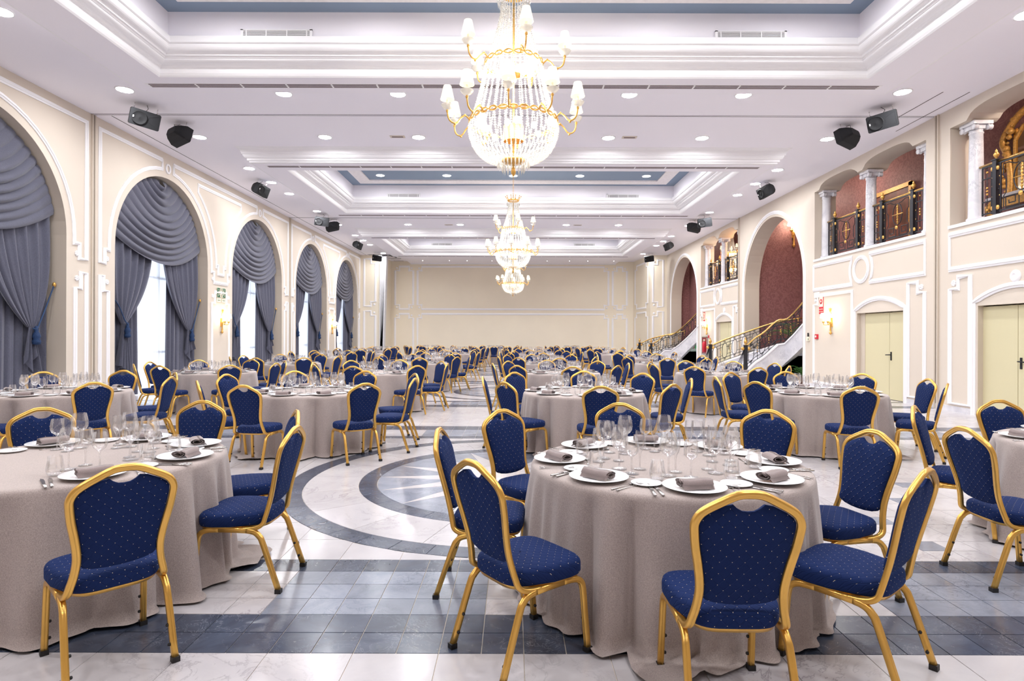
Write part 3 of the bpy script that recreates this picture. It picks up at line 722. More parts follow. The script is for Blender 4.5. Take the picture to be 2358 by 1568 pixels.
# linear slots in the coffer borders
for ci, c in enumerate(COF):
    cn = ('nearest', 'middle', 'far')[ci]
    for y, w in ((c[2]+.24, 'near'), (c[3]-.29, 'far')):
        t = thing('linear_air_slot', 'long slotted air outlet in the %s border of the %s coffer' % (w, cn), 'air vent', (0, y, ZB))
        mb = MB(); mb.box(-6.25, 6.25, -.075, .085, -.006, 0); obj('frame', mb, M['white'], t)
        for q in (-.05, 0, .05): mb = MB(); mb.box(-6.2, 6.2, q-.012, q+.016, -.009, -.004); obj('slot', mb, M['slot'], t)
        for q in range(15): mb = MB(); x = -5.4+q*.77; mb.box(x-.014, x+.014, -.065, .075, -.012, -.008); obj('divider', mb, M['white'], t)
    for s in (-1, 1):
        t = thing('wall_air_grille', 'white slatted air grille in the %s coffer, %s' % (cn, side[s]), 'air vent', (s*3.78, c[3]-.60-.34, 6.285))
        mb = MB(); mb.box(-.57, .57, -.03, 0, -.07, -.056); mb.box(-.57, .57, -.03, 0, .056, .07); mb.box(-.57, -.53, -.03, 0, -.07, .07); mb.box(.53, .57, -.03, 0, -.07, .07); obj('frame', mb, M['white'], t)
        mb = MB(); mb.box(-.54, .54, -.006, 0, -.06, .06); obj('backing', mb, M['slot'], t)
        for q in range(7): mb = MB(); z = -.048+q*.016; mb.box(-.53, .53, -.024, -.014, z-.0035, z+.0035); obj('slat', mb, M['white'], t)
        for x in (-.48, -.165, .165, .48): mb = MB(); mb.box(x-.008, x+.008, -.028, -.02, -.06, .06); obj('divider', mb, M['white'], t)
for y in (13.75, 24.75):
    for s in (-1, 1):
        t = thing('ceiling_grille', 'small beige ceiling grille by the %s, %s' % ('first track' if y < 20 else 'far coffer', side[s]), 'air vent', (s*2.68, y, ZC))
        mb = MB(); mb.box(-.17, .17, -.07, .07, -.012, 0); obj('frame', mb, M['wall'], t); mb = MB(); mb.box(-.13, .13, -.03, .03, -.014, -.011); obj('slot', mb, M['slot'], t)
# ---------------------------------------------------------------- loudspeakers
def make_speaker():
    t = thing('ceiling_speaker', '', 'loudspeaker')
    # cabinet: front face at -Y, back narrower (local: x width .52, z height .32)
    def ring_(y, w, h, b): return [(-w+b, y, -h), (w-b, y, -h), (w, y, -h+b), (w, y, h-b), (w-b, y, h), (-w+b, y, h), (-w, y, h-b), (-w, y, -h+b)]
    mb = MB(); L = [ring_(-.15, .26, .16, .02), ring_(-.02, .26, .16, .02), ring_(.10, .21, .12, .03), ring_(.17, .15, .08, .03)]
    vs = [p for l in L for p in l]; fs = [tuple(range(8)), tuple(range(24, 32))[::-1]]
    for i in range(3):
        for k in range(8): fs.append((i*8+k, (i+1)*8+k, (i+1)*8+(k+1) % 8, i*8+(k+1) % 8))
    mb.add(vs, fs, False); obj('cabinet', mb, M['black'], t)
    mb = MB(); mb.lathe([(.135, -.158), (.135, -.166), (.125, -.170), (.115, -.160), (.05, -.156), (.0, -.165)], 24, (-.10, 0, 0), 'y', caps=False); obj('woofer', mb, M['grille'], t)
    mb = MB(); mb.add([(.06, -.152, -.05), (.235, -.152, -.12), (.235, -.152, .12), (.06, -.152, .05), (.09, -.125, -.02), (.15, -.125, -.02), (.15, -.125, .02), (.09, -.125, .02)],
                      [(0, 1, 5, 4), (1, 2, 6, 5), (2, 3, 7, 6), (3, 0, 4, 7), (4, 5, 6, 7)], False); obj('horn', mb, M['grille'], t)
    mb = MB(); mb.box(-.215, -.195, -.171, -.166, -.02, .02); obj('badge', mb, M['white'], t)
    for x in (-.2, .2):
        mb = MB(); mb.tube([(x, 0, .15), (x, 0, .26)], .004, 5); mb.ball((x, 0, .25), .012, 6, 4); obj('hanger', mb, M['steel'], t)
    mb = MB(); mb.tube(crom([(0, .08, .14), (.05, .12, .2), (.03, .05, .24), (.01, .02, .27)], 4), .005, 5); obj('cable', mb, M['black'], t)
    return t
spk = make_speaker(); first = True
SPK = [(7.39, 11.9, 42, 'facing us beside the first track'), (7.24, 12.86, 150, 'turned away past the first track'), (7.55, 17.7, 78, 'angled inwards over the second window bay'),
       (7.26, 22.6, 12, 'facing us beside the second track'), (7.2, 23.6, 160, 'turned away past the second track'), (7.5, 28.6, 78, 'angled inwards over the third bay'), (7.6, 33.3, 5, 'facing us by the end wall')]
for s in (-1, 1):
    for x, y, rot, d in SPK:
        d = d if s < 0 else d.replace('window bay', 'balcony bay')
        o = spk if first else dup(spk); first = False
        o.location = (s*x, y, 5.80); tilt = .32
        o.rotation_euler = (tilt, -.12*s, math.radians(rot)*(-s)); o['label'] = 'black speaker %s, %s' % (d, side[s]); o['group'] = 'speakers hung from the ceiling'
# ---------------------------------------------------------------- chandeliers
def bead_mesh(mb, P, r, seg=5):
    x, y, z = P
    o = len(mb.v); vs = [(x, y, z-r)]+[(x+r*math.cos(2*PI*k/seg), y+r*math.sin(2*PI*k/seg), z) for k in range(seg)]+[(x, y, z+r)]
    fs = [(0, 1+(k+1) % seg, 1+k) for k in range(seg)]+[(seg+1, 1+k, 1+(k+1) % seg) for k in range(seg)]
    mb.add(vs, fs, True)
def strand(mb, fn, n, r, seg=5):
    for i in range(n): bead_mesh(mb, fn((i+.5)/n), r*(.9+.35*((i*7) % 3)/2), seg)
def make_chandelier(detail=1.0):
    t = thing('chandelier', '', 'chandelier')
    Z1, Z2, ZT, ZBm = 4.73, 4.03, 5.56, 3.55; RA1, RA2, RT = .345, .53, .17
    q = lambda n: max(6, int(n*detail))
    mb = MB()        # tall upper cone
    for k in range(q(30)):
        a = 2*PI*k/q(30)
        strand(mb, lambda u: ((RT*.85+(RA1*.93-RT*.85)*u**1.7)*math.cos(a), (RT*.85+(RA1*.93-RT*.85)*u**1.7)*math.sin(a), ZT-.05-(ZT-Z1-.07)*u), q(34), .0115)
    o = obj('upper_strands', mb, M['crystal'], t); o['kind'] = 'stuff'
    mb = MB()
    for k in range(q(30)):
        a = 2*PI*(k+.5)/q(30)
        strand(mb, lambda u: ((RA1+(RA2-RA1-.03)*u**1.3)*math.cos(a), (RA1+(RA2-RA1-.03)*u**1.3)*math.sin(a), Z1-.03-(Z1-Z2-.06)*u), q(24), .0135)
    o = obj('middle_strands', mb, M['crystal'], t); o['kind'] = 'stuff'
    mb = MB()
    def bowl(u, a):
        t_ = u*PI/2*.86; r = .535*math.cos(t_)**.62; return (r*math.cos(a), r*math.sin(a), Z2-.04-(Z2-ZBm-.05)*math.sin(t_)/math.sin(PI/2*.86))
    nb = q(54)
    for k in range(nb):
        a = 2*PI*k/nb; strand(mb, lambda u: bowl(u, a), q(22), .0135)
    o = obj('bowl_strands', mb, M['crystal'], t); o['kind'] = 'stuff'
    mb = MB()
    for R_, z, n in ((.19, ZBm+.04, 26), (.13, ZBm-.01, 18), (.19, ZT-.03, 26)):
        for k in range(int(n*min(1, detail+.2))):
            a = 2*PI*k/int(n*min(1, detail+.2)); bead_mesh(mb, (R_*math.cos(a), R_*math.sin(a), z-.01), .012)
            mb.lathe([(0, -.10), (.011, -.03), (.004, 0)], 4, (R_*math.cos(a), R_*math.sin(a), z-.02), caps=False)
    o = obj('drop_prisms', mb, M['crystal'], t); o['kind'] = 'stuff'
    def hoop(name, R_, z, nl, h=.022):
        mb = MB()
        for dz in (-h, h): mb.tube([(R_*math.cos(2*PI*k/40), R_*math.sin(2*PI*k/40), z+dz*math.cos(nl*PI*k/40*1.0)) for k in range(40)], .0065, 5, closed=True)
        for k in range(nl):
            a = 2*PI*k/nl; e = [(R_*math.cos(a+.8*PI/nl*math.cos(b)), R_*math.sin(a+.8*PI/nl*math.cos(b)), z+h*1.15*math.sin(b)) for b in [2*PI*j/10 for j in range(10)]]
            mb.tube(e, .0075, 5, closed=True)
        obj(name, mb, M['gilt'], t)
    hoop('upper_ring', RA1, Z1, 18); hoop('lower_ring', RA2, Z2, 28)
    mb = MB(); mb.lathe([(.17, ZT), (.18, ZT+.015), (.18, ZT+.04), (.17, ZT+.05)], 24, caps=False)
    for k in range(10):
        a = 2*PI*k/10; mb.tube([(.175*math.cos(a), .175*math.sin(a), ZT+.03), (.20*math.cos(a), .20*math.sin(a), ZT+.09), (.235*math.cos(a), .235*math.sin(a), ZT+.14)], .008, 4)
        mb.ball((.235*math.cos(a), .235*math.sin(a), ZT+.15), .016, 6, 4)
    obj('crown', mb, M['gilt'], t)
    mb = MB(); mb.lathe([(0, ZBm-.17), (.016, ZBm-.15), (.03, ZBm-.10), (.02, ZBm-.06), (.01, ZBm-.04), (.05, ZBm), (.13, ZBm+.01), (.14, ZBm+.04), (.13, ZBm+.045)], 16, caps=False); obj('finial', mb, M['gilt'], t)
    mb = MB(); mb.tube([(0, 0, ZBm), (0, 0, ZT+.2)], .012, 6); mb.lathe([(.10, Z1-.13), (.10, Z1-.03)], 14, caps=False); mb.lathe([(.12, Z2-.22), (.12, Z2-.04)], 14, caps=False); obj('stem', mb, M['gilt'], t)
    mb = MB()
    z = ZT+.18; k = 0
    while z < 6.60:
        w = .016; P = [((w*math.cos(b), 0, z+.03*math.sin(b)) if k % 2 else (0, w*math.cos(b), z+.03*math.sin(b))) for b in [2*PI*j/8 for j in range(8)]]
        mb.tube(P, .004, 4, closed=True); z += .048; k += 1
    mb.lathe([(.08, 6.65), (.07, 6.62), (.02, 6.60)], 16, caps=False); obj('chain', mb, M['gilt'], t)
    # bulbs inside
    b_me = MB(); b_me.ball((0, 0, 0), .03, 8, 6, 1.3); b_me = b_me.mesh('bulb', M['bulb'])
    for R_, z, n in ((.20, Z1-.10, 5), (.32, Z2-.10, 6)):
        for k in range(n): obj('bulb', None, None, t, (R_*math.cos(2*PI*k/n+.3), R_*math.sin(2*PI*k/n+.3), z), mesh=b_me)
    # arms
    am = MB()
    am.tube(crom([(0, 0, -.01), (.05, 0, .035), (.10, 0, .005), (.15, 0, -.055), (.20, 0, -.06), (.245, 0, -.02), (.262, 0, .055)], 4), .0095, 6)
    am.lathe([(.01, .05), (.018, .07), (.01, .085)], 8, (.262, 0, 0)); am.ball((.17, 0, -.075), .016, 6, 4); am.ball((.055, 0, .04), .014, 6, 4)
    am = am.mesh('arm', M['gilt'])
    ds = MB(); ds.lathe([(.012, .085), (.05, .10), (.075, .135), (.072, .14), (.045, .11), (.012, .10)], 12, (.262, 0, 0), caps=False); ds = ds.mesh('drip_dish', M['crystal'])
    ca = MB(); ca.lathe([(.013, .10), (.013, .20)], 8, (.262, 0, 0)); ca = ca.mesh('candle_sleeve', M['white'])
    sh = MB(); sh.lathe([(.082, .20), (.078, .21), (.046, .355), (.044, .36)], 20, (.262, 0, 0), caps=False); sh = sh.mesh('lamp_shade', M['shade'])
    for R_, z, n, a0 in ((RA1, Z1, 5, -PI/2+math.radians(13)), (RA2, Z2, 10, -PI/2-math.radians(4))):
        for k in range(n):
            a = a0+2*PI*k/n
            A = obj('arm', None, None, t, (R_*math.cos(a), R_*math.sin(a), z), a, mesh=am)
            obj('drip_dish', None, None, A, mesh=ds); obj('candle_sleeve', None, None, A, mesh=ca); obj('lamp_shade', None, None, A, mesh=sh)
    return t
ch = make_chandelier(1.0); ch.location = (0, 7.1, 0); ch['label'] = 'huge crystal basket chandelier with gilt rings, nearest, cropped at the top'; ch['group'] = 'crystal chandeliers'
dup(ch, (0, 18.1, 0), None, 'middle crystal chandelier with crown, seen whole below the first'); dup(ch, (0, 29.1, 0), None, 'farthest crystal chandelier, hanging before the end wall')

# ================================================================ WINDOWS AND CURTAINS
def curtain(c, idx, desc):
    w = sroot('window_%d' % idx)
    mb = MB(); Xg = -9.40
    for y in (c-LR+.36, c-.62, c+.58, c+LR-.40): mb.box(Xg-.03, Xg+.03, y, y+.05, 0, 4.2)
    for z in (.0, 1.0, 2.95, 4.15): mb.box(Xg-.03, Xg+.03, c-LR+.35, c+LR-.35, z, z+.05)
    obj('window_frame', mb, M['white'], w)
    mb = MB(); mb.box(Xg-.004, Xg+.004, c-LR+.36, c+LR-.36, 0, 4.2); obj('glass_pane', mb, M['pane'], w)
    # sheer
    mb = MB(); mb.grid(lambda u, v: (-9.30+.022*math.sin(u*58), c-1.0+2.0*u, .02+3.95*v), 150, 3)
    tag(obj('sheer_curtain', mb, M['sheer']), 'white sheer curtain glowing with daylight in %s' % desc, 'curtain', 'sheers in the arched windows')
    # straight back drapes
    for s, nm in ((-1, 'near'), (1, 'far')):
        def fn(u, v):
            y0, y1 = .62-.10*(1-v), 1.97
            yy = y0+(y1-y0)*u; return (-9.20+.035*math.sin(u*44+s)+.012*math.sin(u*97), c+s*yy, .02+4.9*v if yy < 1.2 else .02+min(4.9, LS+math.sqrt(max(0, 2.0**2-yy*yy))-.05)*v)
        mb = MB(); mb.grid(fn, 110, 10)
        tag(obj('straight_drape', mb, M['drape']), 'straight grey drape on the %s side of %s' % (nm, desc), 'curtain', 'straight drapes at the windows')
    # tied-back drapes
    for s, nm in ((-1, 'near'), (1, 'far')):
        t = thing('tied_drape', 'grey drape tied back with navy rope, %s side of %s' % (nm, desc), 'curtain', (0, c, 0), 0, 'tied drapes at the windows')
        ty, tz = (1.30, 1.74) if s < 0 else (1.48, 1.62)
        def fn(u, v):                     # v 0 top -> 1 tie ; u 0 inner edge -> 1 outer edge
            zt = 4.35-.55*u
            yi = .12+(ty-.10-.12)*(v**2.3); yo = 1.95+(ty+.10-1.95)*(v**3.6)
            y = yi+(yo-yi)*u
            z = zt+(tz-zt)*v+.0*u-(.22*(1-u)*math.sin(PI*v)*.5)
            if y > 1.4: z = min(z, LS+math.sqrt(max(0, 3.98-y*y)))
            k = 1-.72*v**3
            return (-9.07+(.045*math.sin(u*40+1.7*s+1.2*v)+.015*math.sin(u*83))*k+.03*math.sin(PI*v), s*y, z)
        mb = MB(); mb.grid(fn, 90, 26); obj('gathered_cloth', mb, M['drape'], t)
        def ft(u, v):                     # tail below the tie
            wv = .10+.30*v; y = ty-.02+wv*(u-.5)*1.15+.05*v
            zb = (.92+.16*math.sin(u*14)) if s > 0 else (.55+.25*u)
            return (-9.05+(.02+.05*v)*math.sin(u*26), s*y, tz+(zb-tz)*v)
        mb = MB(); mb.grid(ft, 50, 10); obj('tail', mb, M['drape'], t)
        hook = (-9.0, s*1.95, 2.46)
        mb = MB(); mb.tube(crom([(-8.99, s*(ty-.06), tz-.02), (-8.96, s*ty, tz-.03), (-8.98, s*(ty+.10), tz+.10), (-9.0, s*(ty+.28), tz+.42), hook], 5), .013, 6); obj('rope', mb, M['rope'], t)
        mb = MB(); mb.ball(hook, .035, 8, 5, 1.4); obj('hook', mb, M['gilt'], t)
        mb = MB(); mb.lathe([(.0, .13), (.03, .11), (.022, .07), (.04, .05), (.03, .02), (.055, -.02), (.07, -.08), (.05, -.12), (.075, -.16), (.065, -.22), (0, -.23)], 12, (-8.97, s*ty, tz-.10), caps=False); obj('tassel', mb, M['tassel'], t)
    # swag across the arch head
    t = thing('swag_valance', 'draped grey swag filling the head of %s' % desc, 'curtain', (0, c, 0), 0, 'swags in the arch heads')
    def fs(u, v):      # v 0 top -> 1 bottom edge, u across
        ang = math.radians(88-76*v**.9); rr = 1.97
        yl, zl = -rr*math.cos(ang), LS+rr*math.sin(ang)-.02
        sag = .10+1.45*v; w = 2*u-1; cat = (1-abs(w)**2.1)
        y = yl+(-2*yl)*u+.10*cat*v; z = zl-(zl-(LS+1.80-.05-1.95*v))*cat if v > 0 else zl
        zc = LS+1.80-1.96*v
        z = zl+(zc-zl)*cat
        fold = v*11.5+.35*math.sin(3*u+v*5)+.4*(u-.5)
        k = .35+.65*cat
        a_ = abs(math.sin(PI*fold)); d = (.085+.03*math.sin(v*9+3*u))*(a_**.8)*k
        return (-9.0+d+.02*cat, y, z-.018*a_*cat)
    mb = MB(); mb.grid(fs, 44, 150); obj('pleated_cloth', mb, M['drape'], t)
    return w
wd = ['the nearest arched window', 'the second arched window', 'the third arched window', 'the fourth arched window', 'the fifth arched window']
for i, c in enumerate(LA): curtain(c, i+1, wd[i])
# ================================================================ RIGHT WALL: COLUMNS, BALUSTRADES, STAIRS
col = MB(); prof = [(.175, 0), (.175, .05), (.15, .055), (.165, .08), (.165, .10), (.14, .12), (.134, .14)]+[(.132-.018*(k/6)**1.5, .14+1.62*k/6) for k in range(1, 7)]+[(.125, 1.77), (.125, 1.79), (.114, 1.80), (.13, 1.84)]
col.lathe([(r, z) for r, z in prof], 24); col_me = col.mesh('shaft', M['column'])
cap = MB(); cap.box(-.19, .19, -.19, .19, 1.92, 1.985); cap.box(-.15, .15, -.14, .14, 1.84, 1.92)
for sx in (-1, 1):
    for sy in (-1, 1):
        cap.lathe([(.0, -.045), (.052, -.045), (.058, -.03), (.045, 0), (.058, .03), (.052, .045), (0, .045)], 12, (sx*.14, sy*.15, 1.865), 'x', caps=False)
cap_me = cap.mesh('capital', M['column'])
bas = MB(); bas.box(-.19, .19, -.19, .19, 0, .055); bas_me = bas.mesh('plinth', M['column'])
bn = {-1: 'nearest balcony', 0: 'middle balcony', 1: 'far balcony'}
cn3 = {12.98: 'near', 15.13: 'middle', 17.28: 'far'}
for k in (-1, 0, 1):
    for v in (12.98, 15.13, 17.28):
        nm = cn3[v] if k >= 0 else {'near': 'far', 'middle': 'middle', 'far': 'near'}[cn3[v]]
        t = thing('marble_column', 'white marble column with scroll capital, %s one of the %s' % (nm, bn[k]), 'column', (9.10, by(k, v), 3.705), 0, 'columns of the balconies')
        obj('shaft', None, None, t, mesh=col_me); obj('capital', None, None, t, mesh=cap_me); obj('plinth', None, None, t, mesh=bas_me)
def spiral(cx, cz, r0, turns, s=1, a0=0, n=14):
    return [(cx+s*r0*(1-.8*i/n)*math.cos(a0+turns*2*PI*i/n), cz+r0*(1-.8*i/n)*math.sin(a0+turns*2*PI*i/n)) for i in range(n+1)]
def balustrade(L=1.78, H=.98):
    """local: along +Y from 0 to L, face towards -X"""
    t = thing('balcony_railing', '', 'railing')
    P = lambda pts: [(0, a, b) for a, b in pts]
    mb = MB(); mb.tube([(0, -.06, H), (0, L+.06, H)], .026, 8); obj('handrail', mb, M['brass'], t)
    mb = MB(); w = .011
    for z in (.05, H-.035): mb.box(-.012, .012, 0, L, z-.012, z+.012)
    for y in (.0, .22, .43, L-.43, L-.22, L): mb.box(-.012, .012, y-.011, y+.011, .02, H)
    for y in (.0, L-.22):
        for z in (.28, .72): mb.box(-.01, .01, y, y+.22, z-.01, z+.01)
        mb.tube(P([(y+.11, .05), (y+.11, H-.04)]), .007, 5)
    for y in (.27, L-.27-.11):
        for z, s in ((.22, 1), (.45, -1), (.62, 1), (.80, -1)): mb.tube(P(crom(spiral(y+.055+s*.015, z, .045, 1.2, s), 1)), .007, 4)
    y0, y1 = .47, L-.47; c = (y0+y1)/2; zc = .58
    mb.tube(P([(c+.17*math.cos(2*PI*k/24), zc+.25*math.sin(2*PI*k/24)) for k in range(24)]), .011, 5, closed=True)
    for s in (-1, 1):
        e = (y1-y0)/2-.02
        mb.tube(P([(c+s*e, .08), (c+s*e, .30), (c+s*(e-.06), .36), (c+s*(e-.06), .62), (c+s*e, .68), (c+s*e, .90), (c+s*(e-.12), .90), (c+s*.14, .84), (c+s*.07, .84)]), .010, 4, smooth=False)
        x0 = c+s*.06; x1 = c+s*(e-.05)
        mb.tube(P([(x0, .28), (x0, .08), (x1, .08), (x1, .28), (c+s*.14, .28), (c+s*.14, .15), (x1-s*.07, .15), (x1-s*.07, .21)]), .010, 4, smooth=False)
    obj('ironwork', mb, M['iron'], t)
    for y in (.325, L-.325):
        q = MB(); q.box(-.045, .045, y-.045, y+.045, 0, H+.03); q.box(-.06, .06, y-.06, y+.06, H+.03, H+.05); obj('post', q, M['iron'], t)
        q = MB(); q.lathe([(.02, H+.05), (.015, H+.08), (.035, H+.10), (.05, H+.14), (.03, H+.18), (.018, H+.19), (.022, H+.21), (0, H+.25)], 10, (0, y, 0), caps=False); obj('finial', q, M['gilt'], t)
    q = MB()
    q.tube(P([(c, zc-.24), (c, zc+.24)]), .014, 6); q.tube(P([(c-.19, zc), (c+.19, zc)]), .012, 6)
    for z in (-.18, -.12, -.06, 0, .06, .12, .18): q.ball((0, c, zc+z), .024, 6, 4)
    obj('gilt_cross', q, M['gilt'], t)
    q = MB()
    for y, z in ((.27, .12), (.38, .12), (.27, .86), (.38, .86), (L-.27, .12), (L-.38, .12), (L-.27, .86), (L-.38, .86), (c, .27)): q.lathe([(.045, 0), (.042, -.015), (.015, -.022), (0, -.02)], 10, (-.02, y, z), 'x', caps=False)
    for y in (.11, L-.11):
        for z in (.12, .42, .48, .54, .84): q.ball((0, y, z), .022, 6, 4)
    for y in (.325-.085, .325+.085, L-.325-.085, L-.325+.085):
        for z in (.34, .54, .70): q.ball((0, y, z), .018, 6, 4)
    obj('gilt_rosettes', q, M['gilt'], t)
    return t
br0 = balustrade(); first = True
for k in (-1, 0, 1):
    for a, nm in ((13.17, 'near'), (15.33, 'far')):
        y0 = a if k >= 0 else 0
        if k < 0: y0 = by(-1, a)-1.78; nm = 'far' if nm == 'near' else 'near'
        if k == 1: y0 = a+10.5
        o = br0 if first else dup(br0); first = False
        o.location = (9.08, y0, 3.80); o['label'] = 'black and gilt iron railing of the %s, %s half' % (bn[k], nm); o['group'] = 'balcony railings'
# ---------------------------------------------------------------- staircases
def stair(near, far, tag_, steps, YS):
    t = thing('staircase', 'white marble staircase rising %s' % tag_, 'staircase')
    for (x0, x1, y0, y1, z) in steps:
        mb = MB(); mb.box(x0, x1, y0, y1, 0 if z < 1.2 else z-.3, z-.03); mb.box(x0-.02, x1, y0, y1, z-.03, z); obj('step', mb, M['column'], t)
    for S, nm in ((near, 'near_stringer'), (far, 'far_stringer')):
        mb = MB(); th = .09; vs = []; n = len(S)
        for i, (x, y, zt, zb) in enumerate(S):
            a = S[max(0, i-1)]; b = S[min(n-1, i+1)]; d = Vector((b[0]-a[0], b[1]-a[1], 0)).normalized(); nx, ny = -d.y*th, d.x*th
            vs += [(x-nx, y-ny, zb), (x+nx, y+ny, zb), (x+nx, y+ny, zt), (x-nx, y-ny, zt)]
        fs = [(0, 1, 2, 3), tuple(range(4*n-4, 4*n))[::-1]]
        for i in range(n-1):
            for q in range(4): fs.append((4*i+q, 4*i+(q+1) % 4, 4*i+4+(q+1) % 4, 4*i+4+q))
        mb.add(vs, fs, False); obj(nm, mb, M['column'], t)
        mb = MB(); mb.sweep([(x, y, zt+.015) for x, y, zt, zb in S], [(-.02, -.12), (.02, -.12), (.02, .12), (-.02, .12)], ref=(0, 0, 1), transport=False, smooth=False); obj('stringer_cap', mb, M['white'], t)
    return t
def stair_rail(S, H, label, npan):
    t = thing('stair_railing', label, 'railing'); S = crom([(x, y, zt+.04) for x, y, zt, zb in S], 5)
    cum = [0]
    for a, b in zip(S, S[1:]): cum.append(cum[-1]+math.hypot(b[0]-a[0], b[1]-a[1]))
    def at(d, h):
        d = max(0, min(cum[-1]-1e-6, d)); i = max(0, next(k for k in range(len(cum)-1) if cum[k+1] >= d)); f = (d-cum[i])/max(1e-9, cum[i+1]-cum[i])
        a, b = S[i], S[i+1]; return (a[0]+(b[0]-a[0])*f, a[1]+(b[1]-a[1])*f, a[2]+(b[2]-a[2])*f+h)
    L = cum[-1]
    mb = MB(); mb.tube([at(L*k/30, H) for k in range(31)], .028, 8); obj('handrail', mb, M['brass'], t)
    mb = MB()
    for h in (.03, .14, H-.14, H-.03): mb.tube([at(L*k/30, h) for k in range(31)], .010, 4)
    p = L/npan
    for i in range(npan):
        d = (i+.5)*p; w = p*.26; mb.tube([at(d+w*math.cos(b), H/2+.27*(abs(math.sin(b))**.6)*(1 if math.sin(b) > 0 else -1)) for b in [2*PI*j/14 for j in range(14)]], .010, 4, closed=True)
        mb.tube([at(i*p+.02, .02), at(i*p+.02, H)], .010, 4)
        for h in (.25, H-.25): mb.tube([at(d-p/2, h), at(d-w, h)], .007, 4); mb.tube([at(d+w, h), at(d+p/2, h)], .007, 4)
        for s, h in ((1, .085), (-1, H-.085)):
            mb.tube([at(d+q[0], h+q[1]) for q in spiral(0, 0, .04, 1.3, s)], .008, 4)
    obj('ironwork', mb, M['iron'], t)
    mb = MB()
    for i in range(npan):
        for h in (.28, .36, .40, .44, .52): mb.ball(at(i*p+.02, h), .018, 6, 4)
    obj('gilt_balusters', mb, M['gilt'], t)
    x, y, z = at(0, 0); q = MB(); q.box(x-.05, x+.05, y-.05, y+.05, 0, z+H+.04); q.box(x-.065, x+.065, y-.065, y+.065, z+H+.04, z+H+.06); obj('newel_post', q, M['iron'], t)
    q = MB(); q.lathe([(.03, 0), (.02, .03), (.045, .06), (.06, .11), (.035, .16), (.02, .18), (.024, .20), (0, .26)], 10, (x, y, z+H+.06), caps=False)
    for s in (-1, 1): q.ball((x+s*.10, y-.02, z+H-.06), .06, 8, 5)
    obj('finial', q, M['gilt'], t)
    q = MB()
    for dx in (.12, .2, .28): q.tube(crom([(x-.05, y, z+H-.08), (x-.05-dx*.5, y, z+H*.45), (x-.05-dx*1.1, y, .25)], 5), .010, 5)
    obj('curved_bars', q, M['iron'], t)
    return t
n1 = [(7.55, 19.30, .34, 0), (7.85, 19.30, .62, 0), (8.12, 19.28, .80, .02), (8.55, 19.22, 1.20, .39), (8.80, 19.12, 1.23, .62), (8.90, 18.7, 1.50, .88), (8.98, 18.25, 1.83, 1.17), (9.10, 17.2, 2.55, 1.95), (9.2, 16.2, 3.2, 2.7)]
f1 = [(7.30, 22.0, .28, 0), (7.9, 21.95, .55, 0), (8.7, 21.8, .85, .0), (9.5, 21.5, 1.15, .2), (10.3, 21.2, 1.3, .4)]
st1 = [(7.45+.28*i, 9.6, 19.35, 21.9, .17*(i+1)) for i in range(6)]+[(9.42, 10.95, 19.35-.30*(i+1), 19.40-.30*i, 1.02+.17*(i+1)) for i in range(9)]+[(9.5, 10.95, 19.3, 22.4, 1.02)]
stair(n1, f1, 'through the big middle arch', st1, 0)
stair_rail(n1[:8], .76, 'black and brass stair railing, near side of the middle arch staircase', 9); stair_rail(f1, .80, 'black and brass stair railing, far side of the middle arch staircase', 9)
n2 = [(6.95, 29.9, .25, 0), (7.3, 29.88, .45, 0), (7.6, 29.8, .72, 0), (7.95, 29.75, .74, .05), (8.25, 29.4, 1.0, .3), (8.55, 28.95, 1.38, .75), (8.85, 28.4, 1.85, 1.2), (9.1, 27.6, 2.4, 1.8)]
f2 = [(6.9, 32.4, .25, 0), (7.6, 32.4, .55, 0), (8.6, 32.2, .8, 0), (9.3, 32.0, .95, .2)]
st2 = [(6.95+.26*i, 9.3, 29.95, 32.3, .14*(i+1)) for i in range(6)]+[(9.40, 9.85, 29.95-.30*(i+1), 30.0-.30*i, .84+.17*(i+1)) for i in range(9)]
stair(n2, f2, 'through the far arch', st2, 0)
stair_rail(n2, .76, 'black and brass stair railing, near side of the far arch staircase', 10); stair_rail(f2, .76, 'black and brass stair railing, far side of the far arch staircase', 8)
mb = MB(); mb.box(9.30, 9.34, 28.6, 30.4, 0, 1.5); tag(obj('green_panel', mb, M['greenpanel']), 'green panel in the gap under the far staircase', 'panel')
# ---------------------------------------------------------------- palms
def palm(x, y, z, R_, n, label, pot=True, seed=1):
    r_ = random.Random(seed); t = thing('potted_palm', label, 'plant', (x, y, z))
    if pot:
        mb = MB(); mb.lathe([(.12, 0), (.16, .22), (.17, .24), (.15, .24), (.14, .2), (0, .2)], 14, caps=False); obj('pot', mb, M['pot'], t)
    for k in range(n):
        a = 2*PI*k/n+r_.uniform(-.3, .3); up = r_.uniform(.55, 1.1); L = R_*r_.uniform(.8, 1.1); mb = MB(); P = []
        for i in range(9):
            u = i/8; d = L*u*math.cos(up*(1-.0*u)); P.append((d*math.cos(a), d*math.sin(a), .22+L*u*math.sin(up)*1.1-L*.55*u*u))
        mb.tube(P, .006, 4)
        for i in range(2, 9):
            p = Vector(P[i]); dr = (Vector(P[i])-Vector(P[i-1])).normalized(); sd = dr.cross(Vector((0, 0, 1))).normalized()
            for s in (-1, 1):
                l = L*.34*(1-.6*(i/8)**2); tip = p+(dr*.7+sd*s).normalized()*l+Vector((0, 0, -.06*l)); w = dr*.018
                mb.add([tuple(p-w), tuple((p+tip)/2-w*.9+Vector((0, 0, .01))), tuple(tip), tuple((p+tip)/2+w*.9+Vector((0, 0, .01))), tuple(p+w)], [(0, 1, 2, 3, 4)], False)
        obj('frond', mb, M['leaf'], t)
palm(10.3, 21.5, 1.02, 1.75, 13, 'palm on the landing behind the middle staircase rail', True, 2)
